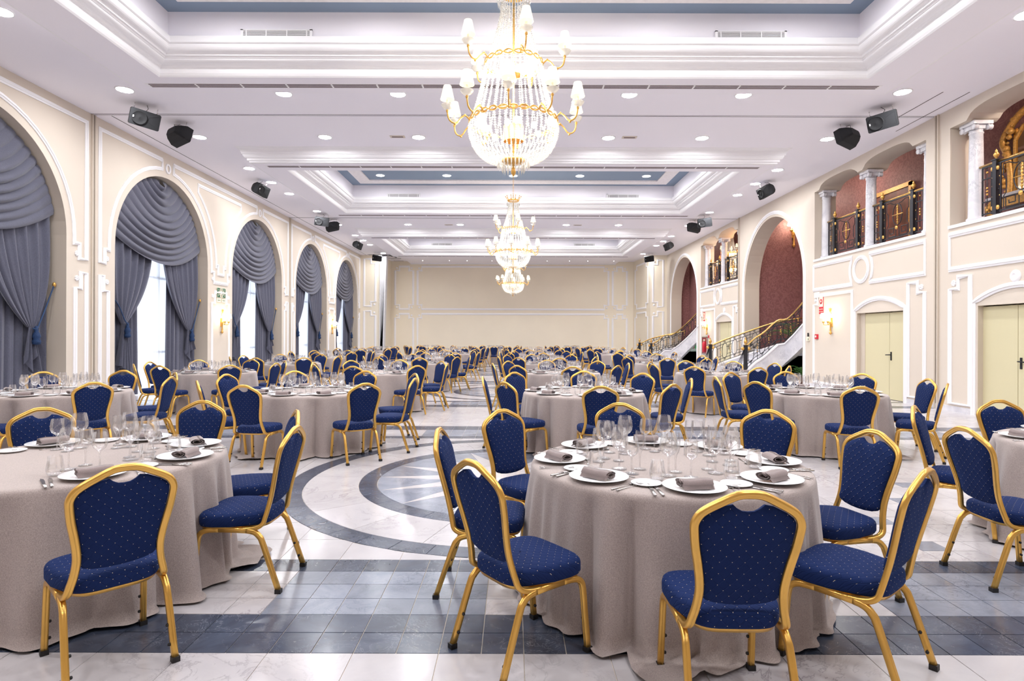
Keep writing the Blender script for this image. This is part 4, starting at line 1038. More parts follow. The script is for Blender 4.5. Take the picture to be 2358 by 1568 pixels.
palm(9.2, 18.8, 0, .75, 12, 'leafy palm in the gap under the middle staircase', True, 5)
# ---------------------------------------------------------------- sconces
def make_sconce():
    t = thing('wall_sconce', '', 'wall lamp')      # faces -X at origin on the wall
    mb = MB(); mb.lathe([(0, -.37), (.02, -.35), (.045, -.31), (.02, -.29), (.025, -.24), (.018, -.2), (.022, -.08), (.05, -.04), (.035, 0), (.02, .06), (.018, .2), (.03, .24)], 10, (-.045, 0, 0), caps=False)
    for y in (-.06, -.03, 0, .03, .06): mb.tube([(-.045, y*.3, .15), (-.05, y*.6, .28), (-.06, y*1.2, .36+.02*(1-abs(y)/.06))], .008, 4)
    mb.box(-.03, 0, -.03, .03, -.15, .1)
    obj('bracket', mb, M['gilt'], t)
    for s in (-1, 1):
        y = .12*s
        mb = MB(); mb.tube(crom([(-.05, 0, -.05), (-.11, y*.4, -.09), (-.17, y*.9, -.09), (-.18, y, -.03)], 5), .010, 6); mb.lathe([(.02, -.04), (.035, -.01), (.03, .01), (.012, .015)], 10, (-.18, y, 0)); A = obj('arm', mb, M['gilt'], t)
        mb = MB(); mb.lathe([(.012, .0), (.012, .10)], 8, (-.18, y, 0)); obj('candle_sleeve', mb, M['white'], A)
        mb = MB(); mb.lathe([(.085, .10), (.06, .23)], 18, (-.18, y, 0), caps=False); obj('lamp_shade', mb, M['shadew'], A)
    return t
sc = make_sconce(); SC = [(XW, 16.40, 1.90, 0, 'gilt twin sconce between the alarm sign and the middle door'), (XW, 26.9, 1.90, 0, 'gilt twin sconce above the extinguisher cabinet'),
      (-XW, 17.92, 1.88, PI, 'gilt twin sconce under the exit signs by the second window'), (-XW, 28.87, 1.88, PI, 'gilt twin sconce between the fourth and fifth windows'), (10.72, 22.79, 5.5, PI/2, 'gilt twin sconce high on the red wall inside the middle arch')]
for i, (x, y, z, rz, lb) in enumerate(SC):
    o = sc if i == 0 else dup(sc); o.location = (x, y, z); o.rotation_euler = (0, 0, rz); o['label'] = lb; o['group'] = 'gilt wall sconces'
    if i == 4: o.scale = (1.7, 1.7, 1.7)
# ---------------------------------------------------------------- signs and small wall devices
def txt(s, size, x, y, z, side, m, parent, name='lettering'):
    cu = bpy.data.curves.new(name, 'FONT'); cu.body = s; cu.size = size; cu.align_x = 'CENTER'; cu.align_y = 'CENTER'; cu.extrude = .0006; cu.materials.append(m)
    o = bpy.data.objects.new(name, cu); C.objects.link(o); bpy.context.view_layer.update()
    me = bpy.data.meshes.new_from_object(o); bpy.data.objects.remove(o); o = bpy.data.objects.new(name, me); C.objects.link(o); o.parent = parent
    o.location = (x, y, z); o.rotation_euler = (PI/2, 0, PI/2 if side > 0 else -PI/2); return o
def exit_sign(y, flip, label):
    t = thing('exit_sign', label, 'sign', (-XW+.01, y, 2.72), 0, 'emergency exit signs')
    mb = MB(); mb.box(0, .012, -.115, .115, -.13, .17); obj('board', mb, M['paper'], t)
    mb = MB(); mb.box(.012, .015, -.10, .10, -.12, .16); obj('green_field', mb, M['green'], t)
    s = -1 if flip else 1; X = .017; mb = MB()
    mb.lathe([(.02, 0), (.02, .002)], 10, (X, -s*.01, .115), 'x')
    for pts in ([(-.01, .09), (.0, .02), (.012, .02), (.02, .085)], [(0, .03), (-.05, -.02), (-.04, -.09), (-.02, -.09), (-.028, -.02), (.012, .025)], [(.0, .03), (.03, -.02), (.07, -.04), (.07, -.055), (.02, -.04), (-.01, .02)], [(.01, .085), (.055, .06), (.06, .03), (.048, .03), (.04, .052), (.0, .07)], [(-.01, .085), (-.05, .05), (-.045, .04), (-.0, .06)]):
        mb.prism([(X, s*a, b) for a, b in pts], (.002, 0, 0))
    mb.box(X, X+.002, s*.075-.012, s*.075+.012, -.11, .15); obj('running_figure', mb, M['paper'], t)
    mb = MB(); mb.box(0, .012, -.12, .12, -.26, -.155); obj('legend_plate', mb, M['paper'], t); txt('SALIDA', .05, .014, 0, -.207, 1, M['green'], t)
exit_sign(17.76, False, 'green exit sign with running figure, nearer of the pair'); exit_sign(18.06, True, 'green exit sign with running figure, farther of the pair')
def fire_sign(y, z, label, hose=False):
    t = thing('fire_sign', label, 'sign', (XW-.012, y, z), 0)
    mb = MB(); mb.box(0, .012, -.115, .115, -.33, .21); obj('board', mb, M['red'], t)
    mb = MB(); mb.box(-.003, 0, -.10, .10, -.13, .175); obj('picture_field', mb, M['paper'], t)
    mb = MB()
    if hose:
        mb.box(-.006, -.003, -.06, -.03, -.09, .10); mb.prism([(-.006, .0, .12), (-.006, .06, .15), (-.006, .03, -.1), (-.006, .01, -.1)], (.003, 0, 0)); mb.lathe([(.035, -.006), (.035, -.003)], 14, (0, .04, -.05), 'x')
    else:
        mb.lathe([(.075, -.006), (.075, -.003)], 20, (0, 0, .02), 'x')
    obj('symbol', mb, M['red'], t)
    if not hose: mb = MB(); mb.lathe([(.03, -.009), (.03, -.006)], 16, (0, 0, .02), 'x'); obj('button_mark', mb, M['paper'], t)
    for s_, zz in (('PULSADOR' if not hose else 'EXTINTOR', -.20), ('DE ALARMA' if not hose else 'BIE', -.27)): txt(s_, .042, -.003, 0, zz, -1, M['paper'], t)
fire_sign(16.97, 2.46, 'red fire alarm sign with ring symbol above the wall panel'); fire_sign(27.35, 2.36, 'red fire equipment sign beside the far sconce', True)
t = thing('alarm_button', 'small red fire alarm call point on the wall', 'alarm', (XW-.04, 17.2, 1.48)); mb = MB(); mb.box(0, .04, -.07, .07, -.07, .07); obj('housing', mb, M['red'], t); mb = MB(); mb.lathe([(.035, -.006), (.035, 0)], 12, (0, .01, 0), 'x'); obj('button', mb, M['paper'], t)
t = thing('door_phone', 'white switch box left of the red call point', 'switch', (XW-.04, 17.72, 1.45)); mb = MB(); mb.box(0, .04, -.09, .05, -.10, .02); obj('housing', mb, M['paper'], t); mb = MB(); mb.box(0, .03, -.05, -.02, .03, .14); mb.box(-.003, 0, -.085, -.06, -.08, -.02); obj('sensor', mb, M['black'], t)
t = thing('extinguisher_cabinet', 'red framed cabinet with a fire extinguisher beside the far staircase', 'cabinet', (XW-.05, 27.2, 1.05))
mb = MB(); mb.box(.02, .05, -.32, .32, -.37, .38); obj('back_panel', mb, M['extglass'], t)
mb = MB(); mb.box(0, .03, -.34, -.31, -.38, .39); mb.box(0, .03, .31, .34, -.38, .39); mb.box(0, .03, -.34, .34, -.40, -.37); mb.box(0, .03, -.34, .34, .37, .40); obj('frame', mb, M['steel'], t)
mb = MB(); mb.lathe([(.09, -.30), (.09, .10), (.05, .17), (.03, .18)], 14, (0, 0, 0)); obj('extinguisher', mb, M['red'], t); mb = MB(); mb.lathe([(.03, .18), (.03, .28)], 8); mb.box(-.02, .02, -.06, .06, .22, .26); obj('valve', mb, M['paper'], t)
t = thing('alarm_button', 'tiny red alarm box beside the extinguisher cabinet', 'alarm', (XW-.03, 26.7, 1.45)); mb = MB(); mb.box(0, .03, -.06, .06, -.06, .06); obj('housing', mb, M['red'], t)
for y, lb in ((10.41, 'white round access point above the nearest door'), (24.75, 'white round access point above the far door')):
    t = thing('wireless_access_point', lb, 'device', (XW, y, 2.56)); mb = MB(); mb.lathe([(.11, 0), (.11, -.015), (.09, -.035), (.045, -.042), (.04, -.036), (0, -.038)], 24, (0, 0, 0), 'x', caps=False); obj('dome', mb, M['white'], t)
# folding partition parked by the end wall
t = thing('folding_partition', 'stack of white folding partition panels beside the end wall', 'partition', (-7.72, 34.2, 0))
for i in range(4):
    mb = MB(); x = .05+.10*i; b = .05+.025*i
    mb.prism([(x, 0, 6.02), (x+.09, 0, 6.02), (b+.075+.02*i, 0, 0), (b, 0, 0)], (0, .45, 0)); obj('panel', mb, M['fold'], t)
    mb = MB(); mb.box(x+.025, x+.06, .1, .2, 5.98, 6.078); obj('hanger', mb, M['black'], t)
mb = MB(); mb.box(-7.6, -7.05, 34.15, 34.19, 6.05, 6.078); mb.sweep([(-7.1, 34.2, 6.06), (-6.9, 35.2, 6.06)], [(-.012, -.03), (.012, -.03), (.012, .03), (-.012, .03)], ref=(0, 0, 1)); tag(obj('partition_track', mb, M['black']), 'black curved ceiling track by the end wall', 'track')
# ---------------------------------------------------------------- gallery furniture
t = thing('gilt_mirror', 'ornate gilded mirror on the red wall of the nearest balcony', 'mirror', (10.93, 12.42, 3.66))
mb = MB(); mb.box(-.03, .02, -.55, .55, 1.0, 2.35); obj('glass', mb, M['mirror'], t)
mb = MB(); 
for s in (-1, 1):
    mb.tube(crom([(-.05, s*.62, .75), (-.05, s*.58, 1.3), (-.05, s*.66, 1.8), (-.05, s*.80, 2.15), (-.05, s*.62, 2.42), (-.05, s*.36, 2.62), (-.05, 0, 2.75)], 5), .075, 6); mb.tube([(-.04, s*.50, .95), (-.04, s*.50, 2.1), (-.04, s*.3, 2.35), (-.04, 0, 2.42)], .035, 6)
    for i in range(16):
        u = i/15; mb.ball((-.08, s*(.62+.14*math.sin(u*PI*1.3)), .8+1.75*u), .055+.025*math.sin(i*2.1), 7, 5)
mb.ball((-.07, 0, 2.78), .16, 8, 6); obj('carved_frame', mb, M['giltframe'], t)
t = thing('console_table', 'gilded console table under the mirror of the nearest balcony', 'table', (10.70, 12.42, 3.66))
mb = MB(); mb.box(-.25, .2, -.75, .75, .82, .88); obj('tabletop', mb, M['column'], t)
for s in (-1, 1): mb = MB(); mb.tube(crom([(-.15, s*.62, .82), (-.22, s*.7, .6), (-.1, s*.6, .3), (-.18, s*.62, 0)], 5), .06, 7); mb.ball((-.2, s*.68, .66), .1, 8, 5); obj('leg', mb, M['giltframe'], t)
mb = MB(); mb.box(-.2, -.16, -.6, .6, .62, .8); obj('apron', mb, M['giltframe'], t)
t = thing('framed_painting', 'dark gilt framed painting on the red wall of the middle balcony', 'painting', (10.95, 17.3, 4.95))
mb = MB(); mb.box(-.03, .02, -.9, .9, -.8, .7); obj('canvas', mb, M['painting'], t)
mb = MB()
for a in ((-1.0, -.9, -.9, .8), (.9, 1.0, -.9, .8), (-1, 1, .7, .82), (-1, 1, -.92, -.8)): mb.box(-.06, .02, a[0], a[1], a[2], a[3])
obj('frame', mb, M['giltframe'], t)
c2 = dup(ch, (10.1, 27.6, .62), None, 'small crystal chandelier glowing in the far balcony'); c2['group'] = 'crystal chandeliers'; c2.scale = (.75, .75, 1.0)
# unseen lamps of the gallery, plus fill lights added under the stairs
for x, y, z, e in ((10.0, 18.2, 6.1, 18), (10.1, 25.2, 5.6, 45), (10.2, 21.0, 6.3, 14), (9.6, 31.0, 6.2, 10), (9.9, 10.0, 6.2, 70), (9.15, 17.95, .7, 25), (9.05, 27.85, .7, 30)):
    l = bpy.data.lights.new('gallery_or_fill_lamp', 'POINT'); l.energy = e; l.color = (1, .62, .34) if y in (18.4, 25.2) else (1, .9, .8); l.shadow_soft_size = .12
    o = bpy.data.objects.new('gallery_or_fill_lamp', l); C.objects.link(o); o.location = (x, y, z)
# ================================================================ BANQUET CHAIRS
def rsec(w, d, b=.28):   # rounded tube section with a shallow groove, w along N, d along B
    w /= 2; d /= 2
    return [(-w, -d*.62), (-w*.62, -d), (-w*.16, -d), (0, -d*.86), (w*.16, -d), (w*.62, -d), (w, -d*.62), (w, d*.62), (w*.62, d), (w*.16, d), (0, d*.86), (-w*.16, d), (-w*.62, d), (-w, d*.62)]
def rsec_lo(w, d): w /= 2; d /= 2; return [(-w, -d*.5), (-w*.5, -d), (w*.5, -d), (w, -d*.5), (w, d*.5), (w*.5, d), (-w*.5, d), (-w, d*.5)]
LEAN = lambda z: -.165-.235*(z-.45)
HALF = [(.0, .925), (.045, .921), (.095, .898), (.150, .868), (.178, .845), (.193, .815), (.194, .785), (.186, .72), (.172, .65), (.162, .59), (.158, .545), (.160, .505), (.167, .46), (.176, .425)]
def chair_meshes(lo=False):
    S = rsec_lo if lo else rsec; out = {}
    mb = MB()
    pts = [(x, LEAN(z), z) for x, z in HALF]+[(.183, -.150, .396), (.188, -.125, .377), (.190, -.085, .367), (.190, -.03, .364)]
    pts = [(-x, y, z) for x, y, z in pts[::-1]][:-1]+pts
    mb.sweep(crom(pts, 1 if lo else 3), S(.030, .025), ref=(1, 0, 0), transport=True); out['back_frame'] = mb
    # the section is carried along; N starts across the tube
    mb = MB(); IN = .0155       # upholstered back with hand-hold scoop
    R = [(x-IN, z) for x, z in HALF[5:11]]+[(.147, .515), (.132, .497), (.10, .486), (.05, .479), (0, .477)]
    top = [(0, .856), (.022, .858), (.042, .869), (.058, .884), (.090, .878), (.140, .853), (.166, .834)]
    half = top+R; pol = half+[(-x, z) for x, z in half[1:-1]][::-1]
    n = len(pol); cz = .67; layers = [(1.0, .0), (1.0, .010), (.97, .020), (.85, .027), (.5, .031), (0.02, .032)]
    vs = []; fs = []
    for f_, o in layers: vs += [(x*f_, LEAN(cz+(z-cz)*f_)+.004+o, cz+(z-cz)*f_) for x, z in pol]
    for f_, o in [(1.0, 0), (.95, -.008), (.5, -.012), (.02, -.013)]: vs += [(x*f_, LEAN(cz+(z-cz)*f_)+.004+o, cz+(z-cz)*f_) for x, z in pol]
    for b0, k in ((0, 5), (6*n, 3)):
        for i in range(k):
            for q in range(n):
                a = (b0+i*n+q, b0+i*n+(q+1) % n, b0+(i+1)*n+(q+1) % n, b0+(i+1)*n+q); fs.append(a if b0 else a[::-1])
    fs += [tuple(range(5*n, 6*n))[::-1], tuple(range(9*n, 10*n))]
    mb.add(vs, fs, True); mb.uv = lambda p: (p[0], p[2]); out['backrest'] = mb
    mb = MB(); N_ = 20 if lo else 36
    def outl(k, ins=0):
        a = 2*PI*k/N_; c, s = math.cos(a), math.sin(a); e = .42
        x = math.copysign(abs(c)**e, c); y = math.copysign(abs(s)**e, s)
        w = .163+.058*min(1, (y+1)/1.1)
        return (x*(w-ins), .035+y*(.205-ins))
    L = [(.016, .379), (.003, .384), (-.002, .395), (-.002, .428), (.001, .441), (.009, .451), (.024, .457), (.06, .462), (.12, .465), (.17, .466)]
    vs = []; fs = []
    for ins, z in L: vs += [outl(k, ins)+(z,) for k in range(N_)]
    for i in range(len(L)-1):
        for q in range(N_): fs.append((i*N_+q, i*N_+(q+1) % N_, (i+1)*N_+(q+1) % N_, (i+1)*N_+q))
    fs += [tuple(range(N_))[::-1], tuple(range((len(L)-1)*N_, len(L)*N_))]
    mb.add(vs, fs, True); mb.uv = lambda p: (p[0]+(0 if p[2] > .44 else p[2]*.0), p[1]+(p[2]-.46)*1.0 if p[2] < .44 else p[1]); out['seat'] = mb
    mb = MB(); mb.add([outl(k, .012)+(.366,) for k in range(N_)]+[outl(k, .008)+(.381,) for k in range(N_)], [(q, (q+1) % N_, N_+(q+1) % N_, N_+q) for q in range(N_)]+[tuple(range(N_))[::-1]], True); out['seat_frame'] = mb
    for s, nm in ((-1, 'l'), (1, 'r')):
        fr = [(s*.203, .250, .012), (s*.200, .232, .20), (s*.198, .222, .305), (s*.197, .205, .343), (s*.196, .165, .361), (s*.195, .10, .364)]
        md = [(s*.195, .10, .364), (s*.194, .0, .362), (s*.194, -.06, .359)]
        rr = [(s*.194, -.06, .359), (s*.195, -.105, .350), (s*.196, -.135, .325), (s*.198, -.158, .28), (s*.203, -.250, .012)]
        for key, P in (('leg_f'+nm, fr), ('rail_'+nm, md), ('leg_r'+nm, rr)):
            mb = MB(); mb.sweep(crom(P, 1 if lo else 3) if key[:3] == 'leg' else P, S(.027, .029), ref=(1, 0, 0)); out[key] = mb
    return out
def mesh_of(mb, name, m): me = mb.mesh(name, m); return me
chm = chair_meshes(); chl = chair_meshes(True)
CH = {k: mesh_of(v, k.split('_')[0] if k[:3] in ('leg', 'rai') else k, M['navy'] if k in ('seat', 'backrest') else M['gold']) for k, v in chm.items()}
CL = {k: mesh_of(v, k, M['navy'] if k in ('seat', 'backrest') else M['gold']) for k, v in chl.items()}
mb = MB(); mb.box(-.0165, .0165, -.017, .017, -.012, .012); foot_me = mb.mesh('foot', M['rubber'])
mb = MB(); mb.lathe([(.0075, 0), (.0075, .010), (.004, .013)], 8, (0, 0, 0), 'x'); bolt_me = mb.mesh('bolt', M['rubber'])
one = MB(); one.smooth = True         # far chairs: one mesh
for k, v in chl.items():
    one.cur = 0 if k in ('seat', 'backrest') else 1; one.add(v.v, v.f, True)
one.uv = lambda p: (p[0], p[2]); one_me = one.mesh('banquet_chair', [M['navy'], M['gold']])
def make_chair(level):
    if level == 2:
        o = bpy.data.objects.new('banquet_chair', one_me); C.objects.link(o); o['label'] = ''; o['category'] = 'chair'; return o
    D = CH if level == 0 else CL; t = thing('banquet_chair', '', 'chair')
    for k in ('seat', 'seat_frame', 'backrest', 'back_frame'): obj(k, None, None, t, mesh=D[k])
    for s, nm in ((-1, 'l'), (1, 'r')):
        if level == 0: obj('side_rail', None, None, t, mesh=D['rail_'+nm])
        for e in 'fr':
            L = obj('leg', None, None, t, mesh=D['leg_'+e+nm])
            if level == 0:
                yy = .250 if e == 'f' else -.250
                obj('rubber_foot', None, None, L, (s*.203, yy, .012), mesh=foot_me)
                for z in (.075, .155):
                    y = yy-math.copysign((z-.012)*(.096 if e == 'f' else .343), yy)
                    b = obj('bolt', None, None, L, (s*(.203-.004*z)-s*.012, y, z), mesh=bolt_me)
                    b.rotation_euler = (0, 0, PI if s > 0 else 0)
        if level == 1: obj('side_rail', None, None, t, mesh=D['rail_'+nm])
    return t
chair_src = {}
def place_chair(x, y, head, label, group, level):
    rz = math.radians(head-90)
    if level not in chair_src: o = make_chair(level); chair_src[level] = o; o.location = (x, y, 0); o.rotation_euler = (0, 0, rz)
    else: o = dup(chair_src[level], (x, y, 0), rz)
    o['label'] = label; o['group'] = group; return o

# ================================================================ TABLES
RT_, ZT_ = .80, .742
def cloth_mesh(seed, nth=252, long_=1.0):
    r_ = random.Random(seed); ph = [r_.uniform(0, 2*PI) for _ in range(6)]; th0 = PI/4
    mb = MB()
    prof = [(0.0, 0), (.4, 0), (.72, 0), (.775, -.001), (.793, -.006), (.803, -.017), (.808, -.035)]
    rows = []
    for rr, dz in prof: rows.append(('t', rr, ZT_+dz))
    ns = 16
    def fold(th):
        a = math.sin(14*th+ph[0]+.9*math.sin(2*th+ph[3])); b = math.sin(23*th+ph[1]+1.1*math.sin(3*th+ph[4])); c = math.sin(7*th+ph[2])
        g = 2*abs(math.sin(7.5*th+ph[5]+.8*math.sin(2*th+ph[1])+.5*math.sin(5*th+ph[0])))**.55-1
        f = .62*g+.22*a+.16*b+.12*c; return f
    def fn(i, j):
        th = 2*PI*i/nth
        if j < len(prof): _, rr, z = rows[j]; return (rr*math.cos(th), rr*math.sin(th), z)
        t = (j-len(prof)+1)/ns
        f = fold(th); ex = .015+.20*max(0, math.cos(2*(th-th0)))**9
        Ltot = ZT_-.035+ex*long_; s = Ltot*t; z = ZT_-.035-s
        rr = .806+.050*t+.125*(f-.22)*t**.55*(.45+.55*(math.sin(2*th+ph[5])**2))+.012*math.sin(31*th+ph[3]+2*math.sin(4*th))*t**.45
        if z < .012:
            over = .012-z; z = .012+.018*abs(math.sin(over*24+5*th+ph[1]))*min(1, over*14); rr += over*.92
        z += .012*math.sin(7*th+ph[2])*0
        return (rr*math.cos(th), rr*math.sin(th), z)
    nj = len(prof)+ns; vs = [fn(i, j) for j in range(nj) for i in range(nth)]; fs = []
    for j in range(nj-1):
        for i in range(nth):
            q = (j*nth+i, j*nth+(i+1) % nth, (j+1)*nth+(i+1) % nth, (j+1)*nth+i); fs.append(q[::-1])
    mb.add(vs, fs, True); return mb.mesh('tablecloth', M['linen'])
cloths = [cloth_mesh(s) for s in (1, 2, 3)]; cloths_lo = [cloth_mesh(s, 72) for s in (4, 5)]
mb = MB(); mb.lathe([(0, .700), (.78, .700), (.785, .71), (.785, .725), (0, .728)], 40, caps=False); top_me = mb.mesh('tabletop', M['fold'])
leg_m = []
for k in range(4):
    a = PI/4+k*PI/2; mb = MB(); mb.tube([(.45*math.cos(a), .45*math.sin(a), .70), (.55*math.cos(a), .55*math.sin(a), 0)], .015, 6); leg_m.append(mb.mesh('leg', M['black']))
# tableware meshes
def lat(prof, seg, m, name, **k): mb = MB(); mb.lathe(prof, seg, caps=False, **k); return mb.mesh(name, m)
plate_me = lat([(0, .006), (.085, .006), (.10, .009), (.155, .021), (.157, .019), (.10, .003), (.09, 0), (0, 0)], 40, M['china'], 'dinner_plate')
plate_lo = lat([(0, .006), (.10, .009), (.155, .020), (.09, 0), (0, 0)], 18, M['china'], 'dinner_plate')
bread_me = lat([(0, .004), (.05, .005), (.078, .012), (.079, .010), (.05, 0), (0, 0)], 28, M['china'], 'bread_plate')
bread_lo = lat([(0, .004), (.05, .005), (.078, .012), (.05, 0)], 12, M['china'], 'bread_plate')
GL = {
 'large_wine_glass': ([(.0, .003), (.037, .002), (.038, .004), (.015, .007), (.0045, .013), (.0038, .05), (.0042, .092), (.012, .100), (.030, .112), (.041, .130), (.0435, .148), (.0425, .170), (.038, .195), (.034, .213)], 'large wine glass'),
 'small_wine_glass': ([(.0, .003), (.033, .002), (.034, .004), (.012, .007), (.004, .013), (.0035, .05), (.004, .083), (.012, .090), (.027, .103), (.034, .120), (.035, .137), (.032, .165), (.028, .185)], 'smaller wine glass'),
 'champagne_flute': ([(.0, .003), (.030, .002), (.031, .004), (.01, .007), (.0035, .013), (.0035, .06), (.006, .085), (.017, .105), (.023, .13), (.024, .16), (.022, .20)], 'slim flute'),
 'water_tumbler': ([(.0, .008), (.027, .006), (.033, .012), (.0375, .028), (.037, .045), (.032, .075), (.029, .098)], 'water tumbler')}
GL = {k: ([(r_*1.10, z_*1.09) for r_, z_ in v[0]], v[1]) for k, v in GL.items()}
gme = {k: lat(v[0], 20, M['glass'], k) for k, v in GL.items()}
gme2 = {k: lat(v[0][::1], 12, M['glass'], k) for k, v in GL.items()}
GPOS = {'large_wine_glass': (.36, -.075), 'small_wine_glass': (.40, .035), 'champagne_flute': (.29, .0), 'water_tumbler': (.475, -.145)}
def roll_mesh(lo=False):
    P = []; n = 10 if lo else 30; turns = 2.2
    for i in range(n+1):
        u = i/n; a = u*turns*2*PI; r = .010+.016*u; P.append((r*1.75*math.cos(a), .027+r*.85*math.sin(a)))
    P.append((.055, .004)); th = .0035; mb = MB(); L = .078
    out = []; inn = []
    for i, p in enumerate(P):
        a = P[max(0, i-1)]; b = P[min(len(P)-1, i+1)]; d = Vector((b[0]-a[0], b[1]-a[1])).normalized(); out.append((p[0]-d.y*th/2, p[1]+d.x*th/2)); inn.append((p[0]+d.y*th/2, p[1]-d.x*th/2))
    ring_ = out+inn[::-1]; m_ = len(ring_)
    vs = []; NL = 1 if lo else 4
    for q in range(NL+1):
        x = -L+2*L*q/NL; k = 1+.05*math.sin(q*1.9)
        vs += [(x+(.006*math.sin(i*.9) if q in (0, NL) else 0), py*k, max(.0005, pz*k)) for i, (py, pz) in enumerate(ring_)]
    fs = [(q*m_+i, q*m_+(i+1) % m_, (q+1)*m_+(i+1) % m_, (q+1)*m_+i) for q in range(NL) for i in range(m_)]
    mb.add(vs, fs, True); k = len(P)
    for e in (0, NL):
        for i in range(k-1): mb.add([vs[e*m_+i], vs[e*m_+i+1], vs[e*m_+(m_-2-i)], vs[e*m_+(m_-1-i)]], [(0, 1, 2, 3)], False)
    return mb.mesh('napkin', M['napkin'])
nap_me, nap_lo = roll_mesh(), roll_mesh(True)
def fork_mesh():
    mb = MB(); z = lambda y: .004+.010*max(0, (y-.05)/.05)*(1 if y < .085 else .6)
    mb.sweep([(0, -.10, .002), (0, -.06, .003), (0, .0, .006), (0, .04, .006)], [(-.001, -.004), (.001, -.004), (.001, .004), (-.001, .004)], ref=(0, 0, 1), scale=lambda t: 1.5-.9*min(1, t*1.6))
    mb.box(-.011, .011, .04, .058, .005, .007)
    for x in (-.0095, -.0032, .0032, .0095): mb.box(x-.0014, x+.0014, .056, .098, .004, .0062)
    return mb.mesh('fork', M['steel'])
def knife_mesh():
    mb = MB(); mb.sweep([(0, -.11, .004), (0, -.05, .004), (0, -.01, .004)], [(-.003, -.0065), (.003, -.0065), (.003, .0065), (-.003, .0065)], ref=(0, 0, 1))
    mb.prism([(-.007, -.01, .003), (.007, -.01, .003), (.010, .05, .003), (.008, .10, .003), (-.004, .12, .003), (-.007, .08, .003)], (0, 0, .0015)); return mb.mesh('knife', M['steel'])
def spoon_mesh():
    mb = MB(); mb.sweep([(0, -.09, .002), (0, -.04, .003), (0, .03, .006)], [(-.001, -.004), (.001, -.004), (.001, .004), (-.001, .004)], ref=(0, 0, 1), scale=lambda t: 1.4-.8*min(1, t*1.6))
    vs = [(0, .055, .002)]+[(.016*math.cos(2*PI*k/14), .055+.026*math.sin(2*PI*k/14), .006) for k in range(14)]; mb.add(vs, [(0, 1+k, 1+(k+1) % 14) for k in range(14)], True); return mb.mesh('spoon', M['steel'])
fk, kn, sp_ = fork_mesh(), knife_mesh(), spoon_mesh()

ordn = ['front', 'second', 'third', 'fourth', 'fifth', 'sixth', 'seventh']
COLN = {'w': 'on the window side', 'l': 'left of the aisle', 'r': 'right of the aisle', 's': 'on the staircase side'}
TAB = []   # x, y, col, row, seat offset angle
for col_, xs, ys in (('r', [.92, .95, .975, .96, .96, .96, .96], [3.57, 8.0, 12.15, 16.2, 20.2, 23.9, 27.6]),
                     ('l', [-2.64, -2.69, -2.66, -2.56, -2.52, -2.5, -2.5], [3.64, 7.98, 12.0, 16.1, 19.95, 24.2, 27.8]),
                     ('s', [4.42, 4.155, 4.13, 4.14, 4.14, 4.14, 4.14], [4.2, 8.06, 12.04, 16.2, 20.1, 24.0, 27.8]),
                     ('w', [-5.93, -6.04, -5.91, -6.09, -6.1, -6.1], [7.8, 12.0, 15.7, 20.1, 24.1, 28.0])):
    for i, (x, y) in enumerate(zip(xs, ys)): TAB.append([x, y, col_, i, 0])
TAB.append([-.95, 31.4, 'e', 0, 0]); TAB.append([3.1, 31.5, 'e', 1, 0]); TAB.append([-4.4, 31.6, 'e', 2, 0])
def tname(t):
    if t[2] == 'e': return ('end table closing the aisle', 'end table on the staircase side', 'end table on the window side')[t[3]]
    if t[2] == 'w': return '%s table %s' % (('first', 'second', 'third', 'fourth', 'fifth', 'sixth')[t[3]], COLN['w'])
    return '%s table %s' % (ordn[t[3]], COLN[t[2]])
SEAT = {0: 'right', 45: 'far right', 90: 'far', 135: 'far left', 180: 'left', 225: 'near left', 270: 'near', 315: 'near right'}
# chairs whose pose is read individually: (column, row, seat) -> (x, y, heading)
FIX = {('r', 0, 270): (.868, 2.43, 89), ('r', 0, 315): (1.585, 2.74, 129.8), ('r', 0, 0): (1.90, 3.50, 194), ('r', 0, 45): (1.76, 4.33, 226), ('r', 0, 90): (.89, 4.68, 270),
       ('r', 0, 135): (.10, 4.30, 312), ('r', 0, 180): (-.17, 3.57, 356), ('r', 0, 225): (.0375, 2.84, 36.9),
       ('l', 0, 315): (-1.865, 2.754, 136.4), ('l', 0, 0): (-1.605, 3.653, 180), ('l', 0, 45): (-1.85, 4.30, 207), ('l', 0, 90): (-2.62, 4.76, 270), ('l', 0, 135): (-3.42, 4.30, 305),
       ('s', 0, 180): (3.08, 3.70, 0), ('s', 0, 135): (3.46, 4.64, 318), ('s', 0, 90): (4.30, 5.0, 268),
       ('l', 1, 315): (-1.88, 7.13, 128), ('s', 1, 315): (4.98, 7.28, 143)}
OFFS = {('r', 0): 0, ('r', 1): -2, ('s', 1): -8, ('l', 1): -14, ('w', 0): 3, ('s', 2): 12, ('l', 2): -8, ('r', 2): 4, ('w', 1): -9}
CROT = {('r', 0): math.radians(30), ('l', 0): math.radians(-23), ('s', 0): math.radians(20), ('r', 1): .3, ('l', 1): .2}
rc = random.Random(21); n_glass = 0; stuffg = MB(); nearest = sorted(TAB, key=lambda t: math.hypot(t[0]*.6, t[1]))
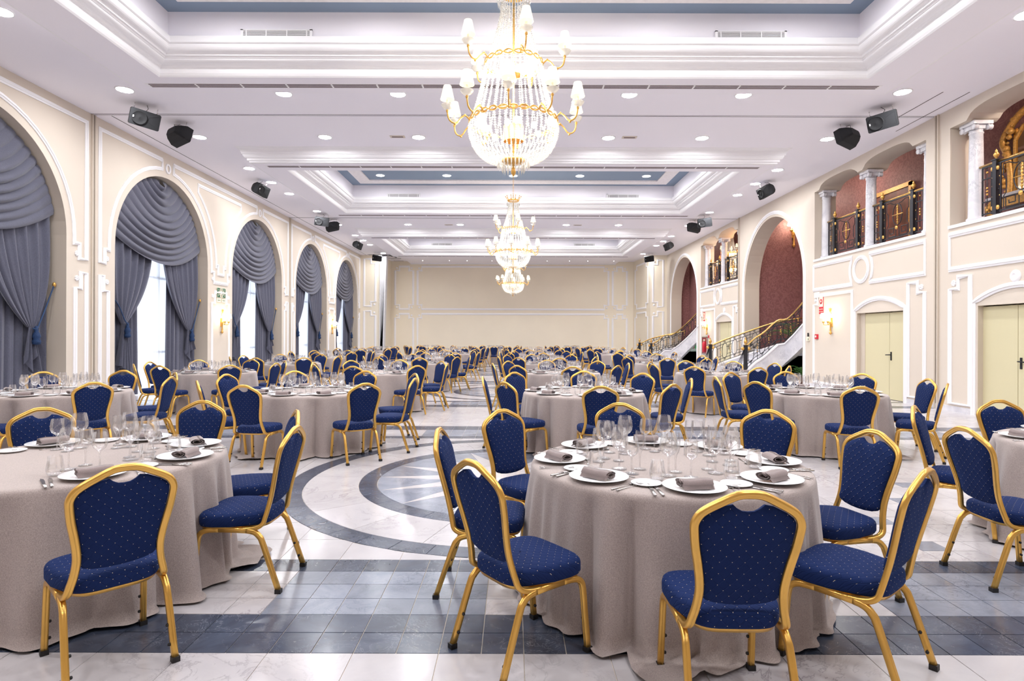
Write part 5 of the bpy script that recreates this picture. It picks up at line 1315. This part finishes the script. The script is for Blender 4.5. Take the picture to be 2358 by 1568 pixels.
for rank, t in enumerate(nearest):
    x, y, col_, row, _ = t; tn = tname(t); gtn = 'the '+tn
    off = OFFS.get((col_, row), rc.uniform(-16, 16)); lo = y > 9.5
    T = thing('round_table', 'cloth-covered round banquet table, the %s' % tn, 'table', (x, y, 0), 0, 'round banquet tables')
    obj('tabletop', None, None, T, mesh=top_me)
    if not lo:
        for m_ in leg_m: obj('leg', None, None, T, mesh=m_)
    me = cloths_lo[rank % 2] if lo else cloths[rank % 3]
    o = obj('tablecloth', None, None, None, (x, y, 0), CROT.get((col_, row), rc.uniform(0, 2*PI)), mesh=me); tag(o, 'floor-length taupe linen cloth on the %s' % tn, 'tablecloth', 'taupe cloths on the round tables')
    for ang in range(0, 360, 45):
        sn = SEAT[ang]; key = (col_, row, ang); level = 0 if y < 9 else (1 if y < 17 else 2)
        if key in FIX: cx, cyy, hd = FIX[key]
        elif col_ in ('r', 'l', 's', 'w') and row == 0 and col_ != 'w' and ang in (180, 225, 270, 315, 0) and (col_ == 'l' and ang in (180, 225, 270) or col_ == 's' and ang in (225, 270, 315, 0)): continue
        else:
            a = math.radians(ang+off+rc.uniform(-4, 4)); r = rc.uniform(1.08, 1.17); cx, cyy, hd = x+r*math.cos(a), y+r*math.sin(a), math.degrees(a)+180+rc.uniform(-7, 7)
        if col_ == 'e' and row == 0 and ang == 270: cx, cyy, hd = -.95, 30.2, 90
        place_chair(cx, cyy, hd, 'blue banquet chair, %s seat, %s' % (sn, tn), 'blue banquet chairs at the %s' % tn, level)
        if key in FIX and row == 0: a = math.atan2(cyy-y, cx-x) if not (col_ == 'r') else math.radians(ang-2)
        elif key in FIX: a = math.radians(ang+off)
        sa, ca_ = math.sin(a), math.cos(a)
        def at(r, s): return (x+r*ca_-s*sa, y+r*sa+s*ca_)
        rz = a-PI/2           # local +Y outwards from the table centre
        px, py = at(.635, 0); gname = 'place settings on the round tables'
        o = obj('dinner_plate', None, None, None, (px, py, ZT_+.001), 0, mesh=plate_lo if lo else plate_me); tag(o, 'white dinner plate, %s seat, %s' % (sn, tn), 'plate', 'dinner plates on the round tables')
        o = obj('napkin', None, None, None, (px, py, ZT_+.008), rz+rc.uniform(-.25, .25)+(0 if rc.random() < .6 else .5), mesh=nap_lo if lo else nap_me); tag(o, 'rolled taupe napkin, %s plate, %s' % (sn, tn), 'napkin', 'rolled napkins on the plates')
        qx, qy = at(.545, .235); o = obj('bread_plate', None, None, None, (qx, qy, ZT_+.001), 0, mesh=bread_lo if lo else bread_me); tag(o, 'small white bread plate, %s seat, %s' % (sn, tn), 'plate', 'bread plates on the round tables')
        if y < 5:
            for (nm, me_, r, s, dr, lb) in (('fork', fk, .66, .185, 0, 'outer steel fork'), ('fork', fk, .66, .215, 0, 'inner steel fork'), ('knife', kn, .66, -.185, 0, 'steel table knife'), ('knife', kn, .665, -.215, 0, 'outer steel fish knife'), ('spoon', sp_, .47, .02, PI/2, 'dessert spoon')):
                fx, fy = at(r, s); o = obj(nm, None, None, None, (fx, fy, ZT_+.001), rz+PI+dr+rc.uniform(-.06, .06), mesh=me_)
                tag(o, '%s, %s plate, %s' % (lb, sn, tn), nm, 'cutlery on the front tables')
        for gk, (r, s) in GPOS.items():
            gx, gy = at(r+rc.uniform(-.015, .015), s+rc.uniform(-.015, .015))
            if rank < 9:
                o = obj(gk, None, None, None, (gx, gy, ZT_+.001), 0, mesh=gme[gk] if rank < 3 else gme2[gk]); tag(o, 'empty %s, %s seat, %s' % (GL[gk][1], sn, tn), 'glass', 'glasses on the nearer tables')
            else: stuffg.lathe([(max(.0, r_), z_) for r_, z_ in GL[gk][0][::2]], 8, (gx, gy, ZT_+.001), caps=False)
o = obj('glassware', stuffg, M['glass']); o['kind'] = 'stuff'; tag(o, 'ranks of clear empty glasses on the farther round tables', 'glassware')
